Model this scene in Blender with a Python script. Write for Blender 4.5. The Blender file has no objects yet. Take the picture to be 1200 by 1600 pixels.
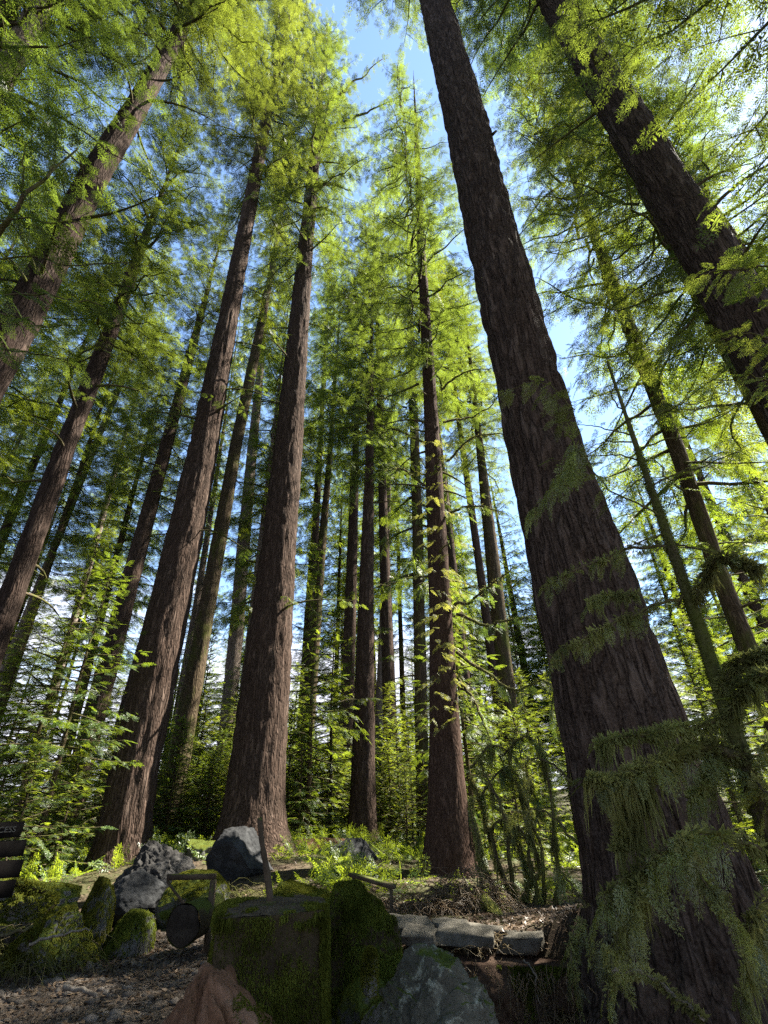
import bpy, bmesh, math, random
import numpy as np
from mathutils import Matrix, Vector
R = math.radians
PI = math.pi
rng = np.random.default_rng(7)
random.seed(7)
scene = bpy.context.scene
COL = scene.collection

# ------------------------------------------------------------------ camera
F = 765.0                       # focal length in px of the 1200x1600 frame
CAM = np.array([0.0, 0.0, 1.6])
zc = np.array([-40.0, 1300.0, 765.0]); zc /= np.linalg.norm(zc)
sp, cp = zc[2], math.sqrt(1 - zc[2] ** 2)
fwd = np.array([0, cp, sp])
ry = -zc[0] * sp / cp
rgt = np.array([math.sqrt(1 - ry * ry - zc[0] ** 2), ry, zc[0]])
upv = np.cross(rgt, fwd)
cam = bpy.data.cameras.new('camera'); camo = bpy.data.objects.new('camera', cam); COL.objects.link(camo)
cam.sensor_fit = 'VERTICAL'; cam.sensor_height = 36; cam.lens = F / 1600 * 36
cam.clip_start = 0.05; cam.clip_end = 5000
M = Matrix(((rgt[0], upv[0], -fwd[0], CAM[0]), (rgt[1], upv[1], -fwd[1], CAM[1]), (rgt[2], upv[2], -fwd[2], CAM[2]), (0, 0, 0, 1)))
camo.matrix_world = M
scene.camera = camo

def ray(px, py): return fwd * F + rgt * (px - 600) + upv * (800 - py)
def P(px, py, d):
    r = ray(px, py); return CAM + r * (d / math.hypot(r[0], r[1]))
def depth(p): return float(np.dot(np.asarray(p) - CAM, fwd))

# ------------------------------------------------------------------ noise
def _h(ix, iy, iz, s):
    n = (ix * 374761393 + iy * 668265263 + iz * 2147483647 + s * 1274126177) & 0xffffffff
    n = ((n ^ (n >> 13)) * 1274126177) & 0xffffffff
    n = ((n ^ (n >> 16)) * 2246822519) & 0xffffffff
    return ((n ^ (n >> 15)) & 0xffff) / 65535.0
def vn(p, s=0):
    p = np.asarray(p, float); i = np.floor(p).astype(np.int64); f = p - i; f = f * f * (3 - 2 * f)
    x, y, z = i[..., 0], i[..., 1], i[..., 2]; fx, fy, fz = f[..., 0], f[..., 1], f[..., 2]
    def L(a, b, t): return a + (b - a) * t
    return L(L(L(_h(x, y, z, s), _h(x + 1, y, z, s), fx), L(_h(x, y + 1, z, s), _h(x + 1, y + 1, z, s), fx), fy),
             L(L(_h(x, y, z + 1, s), _h(x + 1, y, z + 1, s), fx), L(_h(x, y + 1, z + 1, s), _h(x + 1, y + 1, z + 1, s), fx), fy), fz)
def fbm(p, s=0, o=4):
    p = np.asarray(p, float); v = 0; a = .5
    for k in range(o): v = v + a * vn(p, s + k); p = p * 2.03 + 7.1; a *= .5
    return v / (1 - .5 ** o)
def sst(a, b, x):
    t = np.clip((np.asarray(x, float) - a) / (b - a), 0, 1); return t * t * (3 - 2 * t)

# ------------------------------------------------------------------ mesh building
class MB:
    def __init__(s): s.v = []; s.q = []; s.t = []; s.n = 0
    def add(s, v, q=None, t=None):
        v = np.asarray(v, np.float32).reshape(-1, 3)
        if q is not None and len(q): s.q.append(np.asarray(q, np.int32).reshape(-1, 4) + s.n)
        if t is not None and len(t): s.t.append(np.asarray(t, np.int32).reshape(-1, 3) + s.n)
        s.v.append(v); s.n += len(v)
    def quads(s, v):
        v = np.asarray(v, np.float32).reshape(-1, 3); s.add(v, np.arange(len(v)).reshape(-1, 4))
    def mesh(s, name, mat, smooth=False):
        me = bpy.data.meshes.new(name)
        V = np.concatenate(s.v) if s.v else np.zeros((0, 3), np.float32)
        Q = np.concatenate(s.q) if s.q else np.zeros((0, 4), np.int32)
        T = np.concatenate(s.t) if s.t else np.zeros((0, 3), np.int32)
        me.vertices.add(len(V)); me.vertices.foreach_set('co', V.ravel())
        li = np.concatenate([Q.ravel(), T.ravel()]).astype(np.int32)
        me.loops.add(len(li)); me.loops.foreach_set('vertex_index', li)
        ls = np.concatenate([np.arange(len(Q)) * 4, len(Q) * 4 + np.arange(len(T)) * 3]).astype(np.int32)
        me.polygons.add(len(ls)); me.polygons.foreach_set('loop_start', ls)
        if smooth: me.polygons.foreach_set('use_smooth', np.ones(len(ls), bool))
        me.update(calc_edges=True); me.validate()
        if mat: me.materials.append(mat)
        return me
    def build(s, name, mat, parent=None, smooth=False, loc=None):
        return link(name, s.mesh(name, mat, smooth), parent, loc)
def link(name, data, parent=None, loc=None):
    o = bpy.data.objects.new(name, data); COL.objects.link(o)
    if parent: o.parent = parent
    if loc is not None: o.location = loc
    return o
def tag(o, label=None, cat=None, group=None, kind=None):
    for k, v in (('label', label), ('category', cat), ('group', group), ('kind', kind)):
        if v: o[k] = v
    return o
def thing(name, label, cat, loc=(0, 0, 0), group=None):
    return tag(link(name, None, loc=loc), label, cat, group)

def frames(P_):
    P_ = np.asarray(P_, float); T = np.gradient(P_, axis=0); T /= np.linalg.norm(T, axis=1, keepdims=True) + 1e-9
    ref = np.array([0, 0, 1.0]) if abs(T[0, 2]) < .9 else np.array([1.0, 0, 0])
    N = np.cross(T, ref); N /= np.linalg.norm(N, axis=1, keepdims=True) + 1e-9
    B = np.cross(T, N); return T, N, B
def tube(mb, pts, rad, k=6, cap=True):
    pts = np.asarray(pts, float); n = len(pts); T, N, B = frames(pts); rad = np.broadcast_to(np.asarray(rad, float), (n,))
    a = np.arange(k) * 2 * PI / k
    V = pts[:, None] + rad[:, None, None] * (np.cos(a)[None, :, None] * N[:, None] + np.sin(a)[None, :, None] * B[:, None])
    i = np.arange(n - 1)[:, None] * k; j = np.arange(k)[None]; j2 = (j + 1) % k
    q = np.stack([i + j, i + j2, i + k + j2, i + k + j], -1).reshape(-1, 4)
    V = V.reshape(-1, 3); t = None
    if cap:
        V = np.concatenate([V, pts[-1:]]); e = (n - 1) * k
        t = np.stack([e + np.arange(k), e + (np.arange(k) + 1) % k, np.full(k, n * k)], -1)
    mb.add(V, q, t)
def smooth_path(pts, n):
    pts = np.asarray(pts, float); m = len(pts)
    if m < 3: return np.array([np.interp(np.linspace(0, m - 1, n), range(m), pts[:, c]) for c in range(3)]).T
    ext = np.concatenate([[2 * pts[0] - pts[1]], pts, [2 * pts[-1] - pts[-2]]])
    u = np.linspace(0, m - 1 - 1e-6, n); i = u.astype(int); t = (u - i)[:, None]
    a, b, c, d = ext[i], ext[i + 1], ext[i + 2], ext[i + 3]
    return .5 * (2 * b + (c - a) * t + (2 * a - 5 * b + 4 * c - d) * t ** 2 + (3 * b - a - 3 * c + d) * t ** 3)
def box(mb, c, s, rot=None, jit=0):
    v = np.array([[x, y, z] for x in (-.5, .5) for y in (-.5, .5) for z in (-.5, .5)]) * np.asarray(s, float)
    if jit: v = v + rng.normal(0, jit, v.shape)
    if rot is not None: v = v @ np.array(rot).T
    mb.add(v + np.asarray(c, float), [[0, 1, 3, 2], [4, 6, 7, 5], [0, 4, 5, 1], [2, 3, 7, 6], [0, 2, 6, 4], [1, 5, 7, 3]])
def beam(mb, a, b, w, h, up=(0, 0, 1)):
    a, b = np.asarray(a, float), np.asarray(b, float); x = b - a; L = np.linalg.norm(x); x /= L
    y = np.cross(np.asarray(up, float), x); y /= np.linalg.norm(y); z = np.cross(x, y)
    box(mb, (a + b) / 2, (L, w, h), np.stack([x, y, z], 1), .003)

# ------------------------------------------------------------------ materials
class NT:
    def __init__(s, name):
        s.m = bpy.data.materials.new(name); s.m.use_nodes = True; s.t = s.m.node_tree; s.t.nodes.clear()
        s.out = s.t.nodes.new('ShaderNodeOutputMaterial')
    def n(s, typ, ins=None, **kw):
        d = s.t.nodes.new(typ)
        for k, v in kw.items(): setattr(d, k, v)
        for k, v in (ins or {}).items():
            if hasattr(v, 'is_output') or isinstance(v, bpy.types.NodeSocket): s.t.links.new(v, d.inputs[k])
            else: d.inputs[k].default_value = v
        return d
    def ramp(s, fac, stops):
        d = s.n('ShaderNodeValToRGB', {'Fac': fac}); e = d.color_ramp.elements
        while len(e) < len(stops): e.new(.5)
        for el, (p, c) in zip(e, stops):
            el.position = p; el.color = (*c, 1) if not isinstance(c, (int, float)) else (c, c, c, 1)
        return d.outputs['Color']
    def mix(s, f, a, b, blend='MIX'):
        d = s.n('ShaderNodeMix', data_type='RGBA', blend_type=blend)
        for sock, v in ((d.inputs[0], f), (d.inputs[6], a), (d.inputs[7], b)):
            if isinstance(v, bpy.types.NodeSocket): s.t.links.new(v, sock)
            else: sock.default_value = (*v, 1) if isinstance(v, tuple) else v
        return d.outputs[2]
    def coord(s, scale=(1, 1, 1), rot=None):
        c = s.n('ShaderNodeTexCoord').outputs['Object']
        if rot: c = s.n('ShaderNodeMapping', {'Vector': c, 'Rotation': rot}).outputs['Vector']
        return s.n('ShaderNodeMapping', {'Vector': c, 'Scale': scale}).outputs['Vector']
    def noise(s, vec, scale, detail=4, rough=.6, dist=0):
        return s.n('ShaderNodeTexNoise', {'Vector': vec, 'Scale': scale, 'Detail': detail, 'Roughness': rough, 'Distortion': dist}).outputs['Fac']
    def bump(s, h, strength, dist): return s.n('ShaderNodeBump', {'Height': h, 'Strength': strength, 'Distance': dist}).outputs['Normal']
    def pbr(s, col, rough=.9, normal=None, spec=.25):
        d = s.n('ShaderNodeBsdfPrincipled', {'Base Color': col, 'Roughness': rough, 'Specular IOR Level': spec})
        if normal: s.t.links.new(normal, d.inputs['Normal'])
        s.t.links.new(d.outputs[0], s.out.inputs['Surface']); return s.m

def leaf_mat(name, ca, cb, trans, clump=.35, tfac=.5, gloss=.03):
    t = NT(name)
    rnd = t.n('ShaderNodeNewGeometry').outputs['Random Per Island']
    ob = t.n('ShaderNodeObjectInfo').outputs['Random']
    nz = t.noise(t.coord(), clump, 2)
    col = t.mix(rnd, ca, cb)
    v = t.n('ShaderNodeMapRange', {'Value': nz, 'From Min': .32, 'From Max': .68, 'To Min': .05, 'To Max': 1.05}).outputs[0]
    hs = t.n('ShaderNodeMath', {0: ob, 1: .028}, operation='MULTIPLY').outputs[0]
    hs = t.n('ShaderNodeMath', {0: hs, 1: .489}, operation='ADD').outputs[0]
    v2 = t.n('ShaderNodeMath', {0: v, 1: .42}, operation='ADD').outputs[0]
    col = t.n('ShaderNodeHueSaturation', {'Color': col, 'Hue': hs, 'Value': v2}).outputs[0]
    tc = t.mix(.0, col, col)
    tcol = t.n('ShaderNodeHueSaturation', {'Color': t.mix(rnd, trans, tuple(c * .72 for c in trans)), 'Hue': hs, 'Value': v2}).outputs[0]
    d = t.n('ShaderNodeBsdfDiffuse', {'Color': col}); tr = t.n('ShaderNodeBsdfTranslucent', {'Color': tcol})
    mx = t.n('ShaderNodeMixShader', {0: tfac, 1: d.outputs[0], 2: tr.outputs[0]})
    gl = t.n('ShaderNodeBsdfGlossy', {'Color': (1, 1, 1, 1), 'Roughness': .45})
    m2 = t.n('ShaderNodeMixShader', {0: gloss, 1: mx.outputs[0], 2: gl.outputs[0]})
    t.t.links.new(m2.outputs[0], t.out.inputs['Surface']); return t.m

def bark_mat(name, dark, mid, light, sx=9, moss=None, mossamt=.5, bumpd=.03):
    t = NT(name)
    v = t.coord((1, 1, .19)); v3 = t.coord((1, 1, 1))
    n1 = t.noise(v, sx, 5, .65, .4)
    vo = t.n('ShaderNodeTexVoronoi', {'Vector': t.n('ShaderNodeVectorMath', {0: v, 1: t.n('ShaderNodeTexNoise', {'Vector': v, 'Scale': 6.0}).outputs['Color']}, operation='ADD').outputs[0], 'Scale': sx * .55}, feature='DISTANCE_TO_EDGE').outputs['Distance']
    vr = t.ramp(vo, [(0, 0.0), (.10, .45), (.30, 1.0)])
    n2 = t.noise(v3, 30, 4, .7)
    big = t.noise(v3, .6, 3)
    col = t.ramp(n1, [(.34, dark), (.50, mid), (.68, light)])
    col = t.mix(vr, tuple(c * .45 for c in dark), col)
    col = t.mix(t.ramp(n2, [(.35, .0), (.75, .5)]), col, tuple(min(1, c * 1.4) for c in light))
    col = t.mix(t.ramp(big, [(.4, .0), (.65, .35)]), col, tuple(c * .8 for c in mid))
    if moss:
        mn = t.noise(t.coord((1, 1, .45)), 1.6, 5, .7)
        col = t.mix(t.ramp(mn, [(.62 - mossamt * .4, 0.0), (.78 - mossamt * .4, 1.0)]), col, moss)
    h = t.mix(.4, vr, n1); h = t.mix(.2, h, n2)
    return t.pbr(col, .95, t.bump(h, 1.0, bumpd), .03)

MAT = {}
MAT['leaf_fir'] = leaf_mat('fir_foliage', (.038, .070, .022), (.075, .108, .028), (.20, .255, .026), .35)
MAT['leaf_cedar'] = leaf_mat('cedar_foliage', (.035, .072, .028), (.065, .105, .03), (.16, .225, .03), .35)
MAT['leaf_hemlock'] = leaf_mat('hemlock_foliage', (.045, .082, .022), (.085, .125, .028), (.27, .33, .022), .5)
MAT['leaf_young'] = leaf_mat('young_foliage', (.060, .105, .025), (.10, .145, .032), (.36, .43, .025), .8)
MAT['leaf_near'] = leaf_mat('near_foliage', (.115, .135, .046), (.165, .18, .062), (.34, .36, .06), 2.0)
MAT['leaf_lime'] = leaf_mat('lime_foliage', (.10, .15, .035), (.14, .18, .05), (.36, .42, .05), 2.0)
MAT['moss'] = leaf_mat('moss_fuzz', (.050, .060, .011), (.115, .122, .022), (.22, .22, .025), 3.0, .35, 0.)
MAT['hang_moss'] = leaf_mat('hanging_moss', (.125, .135, .05), (.19, .195, .08), (.34, .34, .09), 3.0, .45, 0.)
MAT['dry'] = leaf_mat('dry_needles', (.13, .085, .045), (.20, .14, .075), (.22, .15, .06), 3.0, .3)
MAT['litter'] = leaf_mat('litter', (.05, .03, .018), (.14, .10, .065), (.08, .05, .03), 3.0, .15)
MAT['bark_fir'] = bark_mat('fir_bark', (.015, .0095, .0075), (.050, .032, .024), (.108, .080, .064), 8, None, .5, .05)
MAT['bark_shaded'] = bark_mat('shaded_fir_bark', (.010, .0065, .0055), (.036, .023, .018), (.085, .064, .053), 8, None, .5, .05)  # fir bark copy with the shade of neighbouring trees put into its colour
MAT['bark_big'] = bark_mat('old_fir_bark', (.016, .010, .008), (.050, .034, .026), (.118, .090, .074), 6, None, .5, .09)
MAT['bark_cedar'] = bark_mat('cedar_bark', (.022, .012, .009), (.055, .034, .026), (.10, .068, .053), 14, None, .5, .02)
MAT['bark_moss'] = bark_mat('mossy_bark', (.024, .017, .012), (.072, .052, .034), (.13, .10, .065), 10, (.062, .068, .018), .32, .04)
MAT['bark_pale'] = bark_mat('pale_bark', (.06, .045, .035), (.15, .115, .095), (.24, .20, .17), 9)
MAT['bark_near'] = bark_mat('sapling_bark', (.03, .026, .018), (.065, .055, .035), (.11, .095, .06), 25, (.06, .07, .018), .5, .006)
MAT['twig'] = bark_mat('twig_bark', (.04, .032, .022), (.085, .066, .042), (.13, .11, .07), 20, (.085, .09, .025), .45, .006)
MAT['dead_twig'] = bark_mat('dead_twig', (.10, .08, .06), (.18, .15, .12), (.26, .23, .19), 30, None, .5, .004)

def rock_mat(name, a, b, c, moss=None, amt=.5, lichen=None, bd=.05, streak=(1, 1, 1), rot=None):
    t = NT(name); v = t.coord(streak, rot)
    n1 = t.noise(v, 2.2, 6, .65, .6); n2 = t.noise(v, 14, 5, .7); n3 = t.noise(v, 60, 3, .7)
    col = t.ramp(n1, [(.3, a), (.5, b), (.72, c)])
    col = t.mix(t.ramp(n2, [(.4, 0.0), (.7, .5)]), col, tuple(x * .5 for x in a))
    if lichen: col = t.mix(t.ramp(t.noise(v, 6, 6, .75, .5), [(.52, 0.0), (.62, .8)]), col, lichen)
    if moss:
        nz = t.n('ShaderNodeSeparateXYZ', {0: t.n('ShaderNodeNewGeometry').outputs['Normal']}).outputs[2]
        s = t.n('ShaderNodeMath', {0: nz, 1: .5}, operation='MULTIPLY').outputs[0]
        s = t.n('ShaderNodeMath', {0: s, 1: t.noise(v, 4, 5, .7)}, operation='ADD').outputs[0]
        col = t.mix(t.ramp(s, [(.95 - amt * .5, 0.0), (1.1 - amt * .5, 1.0)]), col, moss)
    h = t.mix(.45, n1, n2); h = t.mix(.2, h, n3)
    return t.pbr(col, .92, t.bump(h, .9, bd), .06)
MOSS = (.06, .078, .016)
MAT['rock_grey'] = rock_mat('grey_rock', (.016, .016, .017), (.032, .033, .034), (.07, .071, .073), None)
MAT['rock_mossy'] = rock_mat('mossy_rock', (.04, .04, .038), (.09, .09, .085), (.16, .16, .15), MOSS, .75)
MAT['rock_lichen'] = rock_mat('lichen_rock', (.050, .048, .038), (.098, .095, .076), (.16, .155, .125), MOSS, .12, (.30, .31, .25))
MAT['rock_slab'] = rock_mat('slab_rock', (.055, .05, .042), (.105, .097, .08), (.18, .165, .14), None)
MAT['rot_wood'] = rock_mat('rotten_red_wood', (.075, .038, .022), (.165, .088, .052), (.25, .150, .098), None, .5, None, .06, (2.2, 2.2, .3), (0, R(33.5), 0))
MAT['mossy_wood'] = rock_mat('mossy_wood', (.022, .017, .011), (.045, .035, .02), (.08, .06, .035), (.05, .062, .014), .55)
MAT['cut_wood'] = rock_mat('weathered_cut_wood', (.065, .045, .03), (.11, .08, .055), (.18, .135, .10), None, .5, None, .01)
def cut_mat():
    t = NT('weathered_cut_top'); v = t.coord(); n = t.noise(v, 7, 5, .7)
    off = t.n('ShaderNodeVectorMath', {0: v, 1: (.08, .05, 0)}, operation='ADD').outputs[0]
    off = t.n('ShaderNodeVectorMath', {0: off, 1: (1, 1, 0)}, operation='MULTIPLY').outputs[0]
    ln = t.n('ShaderNodeVectorMath', {0: off}, operation='LENGTH').outputs['Value']
    rad = t.n('ShaderNodeMath', {0: t.n('ShaderNodeMath', {0: n, 1: .05}, operation='MULTIPLY').outputs[0], 1: ln}, operation='ADD').outputs[0]
    rg = t.n('ShaderNodeMath', {0: t.n('ShaderNodeMath', {0: rad, 1: 210.0}, operation='MULTIPLY').outputs[0]}, operation='SINE').outputs[0]
    sx = t.n('ShaderNodeSeparateXYZ', {0: off}).outputs
    an = t.n('ShaderNodeMath', {0: sx[1], 1: sx[0]}, operation='ARCTAN2').outputs[0]
    cv = t.n('ShaderNodeCombineXYZ', {0: t.n('ShaderNodeMath', {0: an, 1: 4.0}, operation='MULTIPLY').outputs[0], 1: t.n('ShaderNodeMath', {0: ln, 1: 1.6}, operation='MULTIPLY').outputs[0]}).outputs[0]
    cr = t.ramp(t.noise(cv, 3.2, 3, .6), [(.44, 0.0), (.475, 1.0), (.51, 0.0)])
    col = t.ramp(n, [(.3, (.05, .036, .025)), (.55, (.10, .075, .052)), (.8, (.16, .125, .095))])
    col = t.mix(t.ramp(rg, [(.2, 0.0), (.9, .45)]), col, (.035, .024, .016)); col = t.mix(cr, col, (.012, .009, .007))
    col = t.mix(t.ramp(t.noise(v, 5, 5, .7), [(.52, 0.0), (.62, .85)]), col, (.05, .058, .014))
    return t.pbr(col, .95, t.bump(t.mix(.5, rg, n), .6, .008), .05)
MAT['cut_top'] = cut_mat()
MAT['log_dark'] = rock_mat('dark_log_end', (.015, .012, .01), (.03, .025, .02), (.06, .05, .04), None)
MAT['grey_wood'] = rock_mat('grey_driftwood', (.022, .021, .020), (.045, .043, .041), (.095, .092, .088), None, .5, None, .05, (1, .35, 1))
MAT['timber'] = rock_mat('timber', (.035, .026, .018), (.075, .056, .038), (.13, .10, .07), (.07, .085, .02), .35, None, .006)
MAT['board'] = rock_mat('dark_board', (.006, .005, .004), (.011, .009, .008), (.02, .017, .014), None, .5, None, .004)
MAT['letter'] = rock_mat('faded_letter', (.09, .085, .07), (.12, .115, .10), (.16, .155, .135), None, .5, None, .001)

def ground_mat():
    t = NT('forest_floor'); v = t.coord()
    n1 = t.noise(v, .7, 5, .6); n2 = t.noise(v, 9, 6, .7); n3 = t.noise(v, 45, 4, .7)
    col = t.ramp(n2, [(.3, (.022, .015, .010)), (.5, (.05, .036, .024)), (.7, (.09, .068, .046))])
    col = t.mix(t.ramp(n1, [(.42, 0.0), (.58, .7)]), col, (.042, .048, .014))
    return t.pbr(col, .95, t.bump(t.mix(.4, n2, n3), 1.0, .04), .15)
def path_mat():
    t = NT('gravel_path'); v = t.coord()
    vo = t.n('ShaderNodeTexVoronoi', {'Vector': v, 'Scale': 26.0})
    n2 = t.noise(v, 5, 6, .7)
    col = t.ramp(t.n('ShaderNodeSeparateColor', {0: vo.outputs['Color']}).outputs[0], [(.1, (.040, .030, .022)), (.6, (.072, .056, .044)), (1, (.13, .108, .09))])
    col = t.mix(t.ramp(n2, [(.4, .0), (.65, .7)]), col, (.035, .025, .018))
    return t.pbr(col, .95, t.bump(t.mix(.3, vo.outputs['Distance'], n2), 1.0, .03), .2)
MAT['ground'] = ground_mat(); MAT['path'] = path_mat()
MAT['stone'] = rock_mat('gravel_stone', (.045, .038, .031), (.085, .073, .062), (.17, .152, .135), None)
MAT['bank'] = rock_mat('dirt_bank', (.035, .022, .016), (.065, .042, .03), (.10, .07, .05), None, .5, None, .06)

# ------------------------------------------------------------------ world + sun
SUN_AZ, SUN_EL = R(67), R(50)          # azimuth clockwise from +Y (the way the camera looks)
w = bpy.data.worlds.new('World'); scene.world = w; w.use_nodes = True
nt = w.node_tree; nt.nodes.clear()
def wn(typ, ins=None, **kw):
    d = nt.nodes.new(typ)
    for k, v in kw.items(): setattr(d, k, v)
    for k, v in (ins or {}).items():
        if isinstance(v, bpy.types.NodeSocket): nt.links.new(v, d.inputs[k])
        else: d.inputs[k].default_value = v
    return d
sky = wn('ShaderNodeTexSky', sky_type='NISHITA'); sky.sun_disc = False
sky.sun_elevation = SUN_EL; sky.sun_rotation = SUN_AZ; sky.altitude = 200; sky.air_density = 1.0; sky.dust_density = .15; sky.ozone_density = 2.5
tc = wn('ShaderNodeTexCoord').outputs['Generated']
z = wn('ShaderNodeSeparateXYZ', {0: tc}).outputs[2]
cn = wn('ShaderNodeTexNoise', {'Vector': wn('ShaderNodeMapping', {'Vector': tc, 'Scale': (1, 1, 2.6)}).outputs[0], 'Scale': 2.6, 'Detail': 6.0, 'Roughness': .6}).outputs['Fac']
mr = wn('ShaderNodeMapRange', {'Value': z, 'From Min': .12, 'From Max': .55, 'To Min': .34, 'To Max': -.34}).outputs[0]
sm = wn('ShaderNodeMath', {0: cn, 1: mr}, operation='ADD').outputs[0]
cf = wn('ShaderNodeMapRange', {'Value': sm, 'From Min': .50, 'From Max': .72}, interpolation_type='SMOOTHSTEP').outputs[0]
mxs = wn('ShaderNodeMix', data_type='RGBA'); nt.links.new(cf, mxs.inputs[0]); nt.links.new(sky.outputs[0], mxs.inputs[6]); mxs.inputs[7].default_value = (3.6, 3.7, 4.3, 1)
bg = wn('ShaderNodeBackground', {'Color': mxs.outputs[2], 'Strength': .068})
wo = wn('ShaderNodeOutputWorld', {'Surface': bg.outputs[0]})
sl = bpy.data.lights.new('sun', 'SUN'); sl.energy = 5.0; sl.angle = R(.5); sl.color = (1, .94, .82)
so = link('sun', sl); so.location = (20, 10, 40)
sd = Vector((math.sin(SUN_AZ) * math.cos(SUN_EL), math.cos(SUN_AZ) * math.cos(SUN_EL), math.sin(SUN_EL)))
so.rotation_euler = sd.to_track_quat('Z', 'Y').to_euler()
scene.view_settings.view_transform = 'Standard'; scene.view_settings.look = 'None'
scene.view_settings.exposure = 2.75; scene.view_settings.gamma = 1
cy = scene.cycles
cy.max_bounces = 9; cy.diffuse_bounces = 5; cy.glossy_bounces = 2; cy.transmission_bounces = 6; cy.transparent_max_bounces = 4
cy.use_denoising = False; cy.use_adaptive_sampling = False; cy.caustics_reflective = False; cy.caustics_refractive = False
cy.sample_clamp_indirect = 4

# ------------------------------------------------------------------ ground
def H(x, y):
    x = np.asarray(x, float); y = np.asarray(y, float)
    p = np.stack([x, y, np.zeros_like(x + y)], -1)
    r = np.hypot(x, y)
    b = (fbm(p * .35, 3) - .5) * .35 * sst(7, 14, r) + (fbm(p * 1.6, 5) - .5) * .10
    b = b + .42 * sst(8.5, 14.5, y) * sst(2.5, -1.5, x) + .02
    edge = 6.75 + (fbm(p * .9, 9) - .5) * .8
    low = sst(edge + .18, edge - .22, y) * sst(-.55, -.05, x)
    b = b * (1 - low) + low * (-.55 + (fbm(p * 1.3, 12) - .5) * .2) + .18 * (1 - low) * sst(-.4, .2, x) * sst(5, 6.4, y) * sst(12, 8, y)
    rd = np.hypot(x - 3.0, y - 6.35)
    b = b + .55 * np.exp(-(rd / 1.5) ** 2)
    b = b + 4.0 * sst(80, 300, r)
    return b
def Hs(x, y): return float(H(np.array([x]), np.array([y]))[0])
def ground_obj(name, X, Y, mat, off=0., kind='structure'):
    Z = H(X, Y) + off; n, m = X.shape
    mb = MB(); i = np.arange(n - 1)[:, None] * m; j = np.arange(m - 1)[None]
    mb.add(np.stack([X, Y, Z], -1), np.stack([i + j, i + j + 1, i + m + j + 1, i + m + j], -1))
    o = mb.build(name, mat, smooth=True); o['kind'] = kind; return o
u = np.linspace(-1, 1, 300); vv = np.linspace(0, 1, 340)
gx = 11 * u + 900 * np.sign(u) * np.abs(u) ** 7; gy = -14 + 45 * vv + 900 * vv ** 8
X, Y = np.meshgrid(gx, gy); ground_obj('ground', X, Y, MAT['ground'])
# gravel path sweeping in from the lower left
u = np.linspace(0, 1, 140); vv = np.linspace(0, 1, 160)
U, V = np.meshgrid(u, vv)
pe0 = -9 + 0 * V; yy = 1.5 + 7.6 * V
right = -1.25 - .55 * np.sin(V * 5) * .3 - 1.2 * sst(.75, 1, V)
left = -10.5 + 0 * V
X = left + (right - left) * U + 0 * yy; Yp = yy + .25 * np.sin(X * .9) - .10 * (X + 2) * 0
ground_obj('path', X, Yp, MAT['path'], .008)

# ------------------------------------------------------------------ foliage sprays
def spray_template(n1, n2, seed, wid=.3, ang=52, droop=.14, spread=.42):
    """flat fern-like spray of length 1 along +x: kite shaped leaf quads, as (k,4,3)"""
    g = np.random.default_rng(seed); out = []
    def kite(b, d, L, wd, zt):
        d = d / np.linalg.norm(d); s = np.array([-d[1], d[0], 0]); t = b + d * L; t[2] -= zt
        m = b + d * L * .45; out.append([b, m + s * wd * L * .5 + [0, 0, g.normal(0, .01)], t, m - s * wd * L * .5])
    for i in range(n1):
        x = .06 + .90 * i / n1; L1 = spread * (1 - x) ** .75 * (.65 + .7 * x if x < .35 else 1) + .05
        for sg in (-1, 1):
            a = R(ang + g.normal(0, 7)) * sg; L = L1 * g.uniform(.75, 1.15); xx = x + g.uniform(-.3, .3) / n1
            b0 = np.array([xx, 0, -droop * xx * xx + g.normal(0, .008)]); d = np.array([math.cos(a), math.sin(a), 0])
            if n2 == 0: kite(b0, d, L, wid, .10 * L); continue
            for j in range(n2):
                tt = .18 + .8 * j / n2; bb = b0 + d * L * tt; bb[2] -= .12 * L * tt * tt; l2 = L * (.42 * (1 - tt) + .14)
                for s2 in (-1, 1):
                    a2 = a + s2 * R(48 + g.normal(0, 8)); kite(bb.copy(), np.array([math.cos(a2), math.sin(a2), 0]), l2 * g.uniform(.8, 1.2), wid, .15 * l2)
            kite(b0 + d * L * .7 + [0, 0, -.06 * L], d, L * .35, wid, .08 * L)
    kite(np.array([.9, 0, -droop * .81]), np.array([1.0, 0, 0]), .14, wid, .03)
    out.append([np.array([0, .006, 0]), np.array([.5, .006, -droop * .25]), np.array([.95, 0, -droop * .9]), np.array([.5, -.006, -droop * .25])])
    return np.array(out, np.float32)
TPL = {'far': [spray_template(9, 2, k, .28) for k in range(3)],
       'mid': [spray_template(11, 3, k + 10, .26) for k in range(3)],
       'near': [spray_template(12, 4, k + 20, .22, 50, .25, .34) for k in range(3)],
       'simple': [spray_template(9, 0, k + 30, .20) for k in range(3)],
       'cedar': [spray_template(9, 3, k + 40, .30, 38, .3, .34) for k in range(3)]}
def place_sprays(mb, lod, B, D, L, roll=.35, flat=0, g=rng):
    """B base points, D directions, L lengths"""
    B = np.asarray(B, float).reshape(-1, 3); D = np.asarray(D, float).reshape(-1, 3); L = np.asarray(L, float).reshape(-1)
    D = D / (np.linalg.norm(D, axis=1, keepdims=True) + 1e-9)
    upz = np.array([0, 0, 1.0]) + g.normal(0, roll, B.shape)
    S = np.cross(upz, D); S /= np.linalg.norm(S, axis=1, keepdims=True) + 1e-9; N = np.cross(D, S)
    w = g.integers(0, 3, len(B))
    for k in range(3):
        s = w == k
        if not s.any(): continue
        T = TPL[lod][k]; Mx = np.stack([D[s], S[s], N[s]], 1) * L[s][:, None, None]
        V = np.einsum('qvc,fcd->fqvd', T, Mx) + B[s][:, None, None]
        mb.quads(V)
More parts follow.
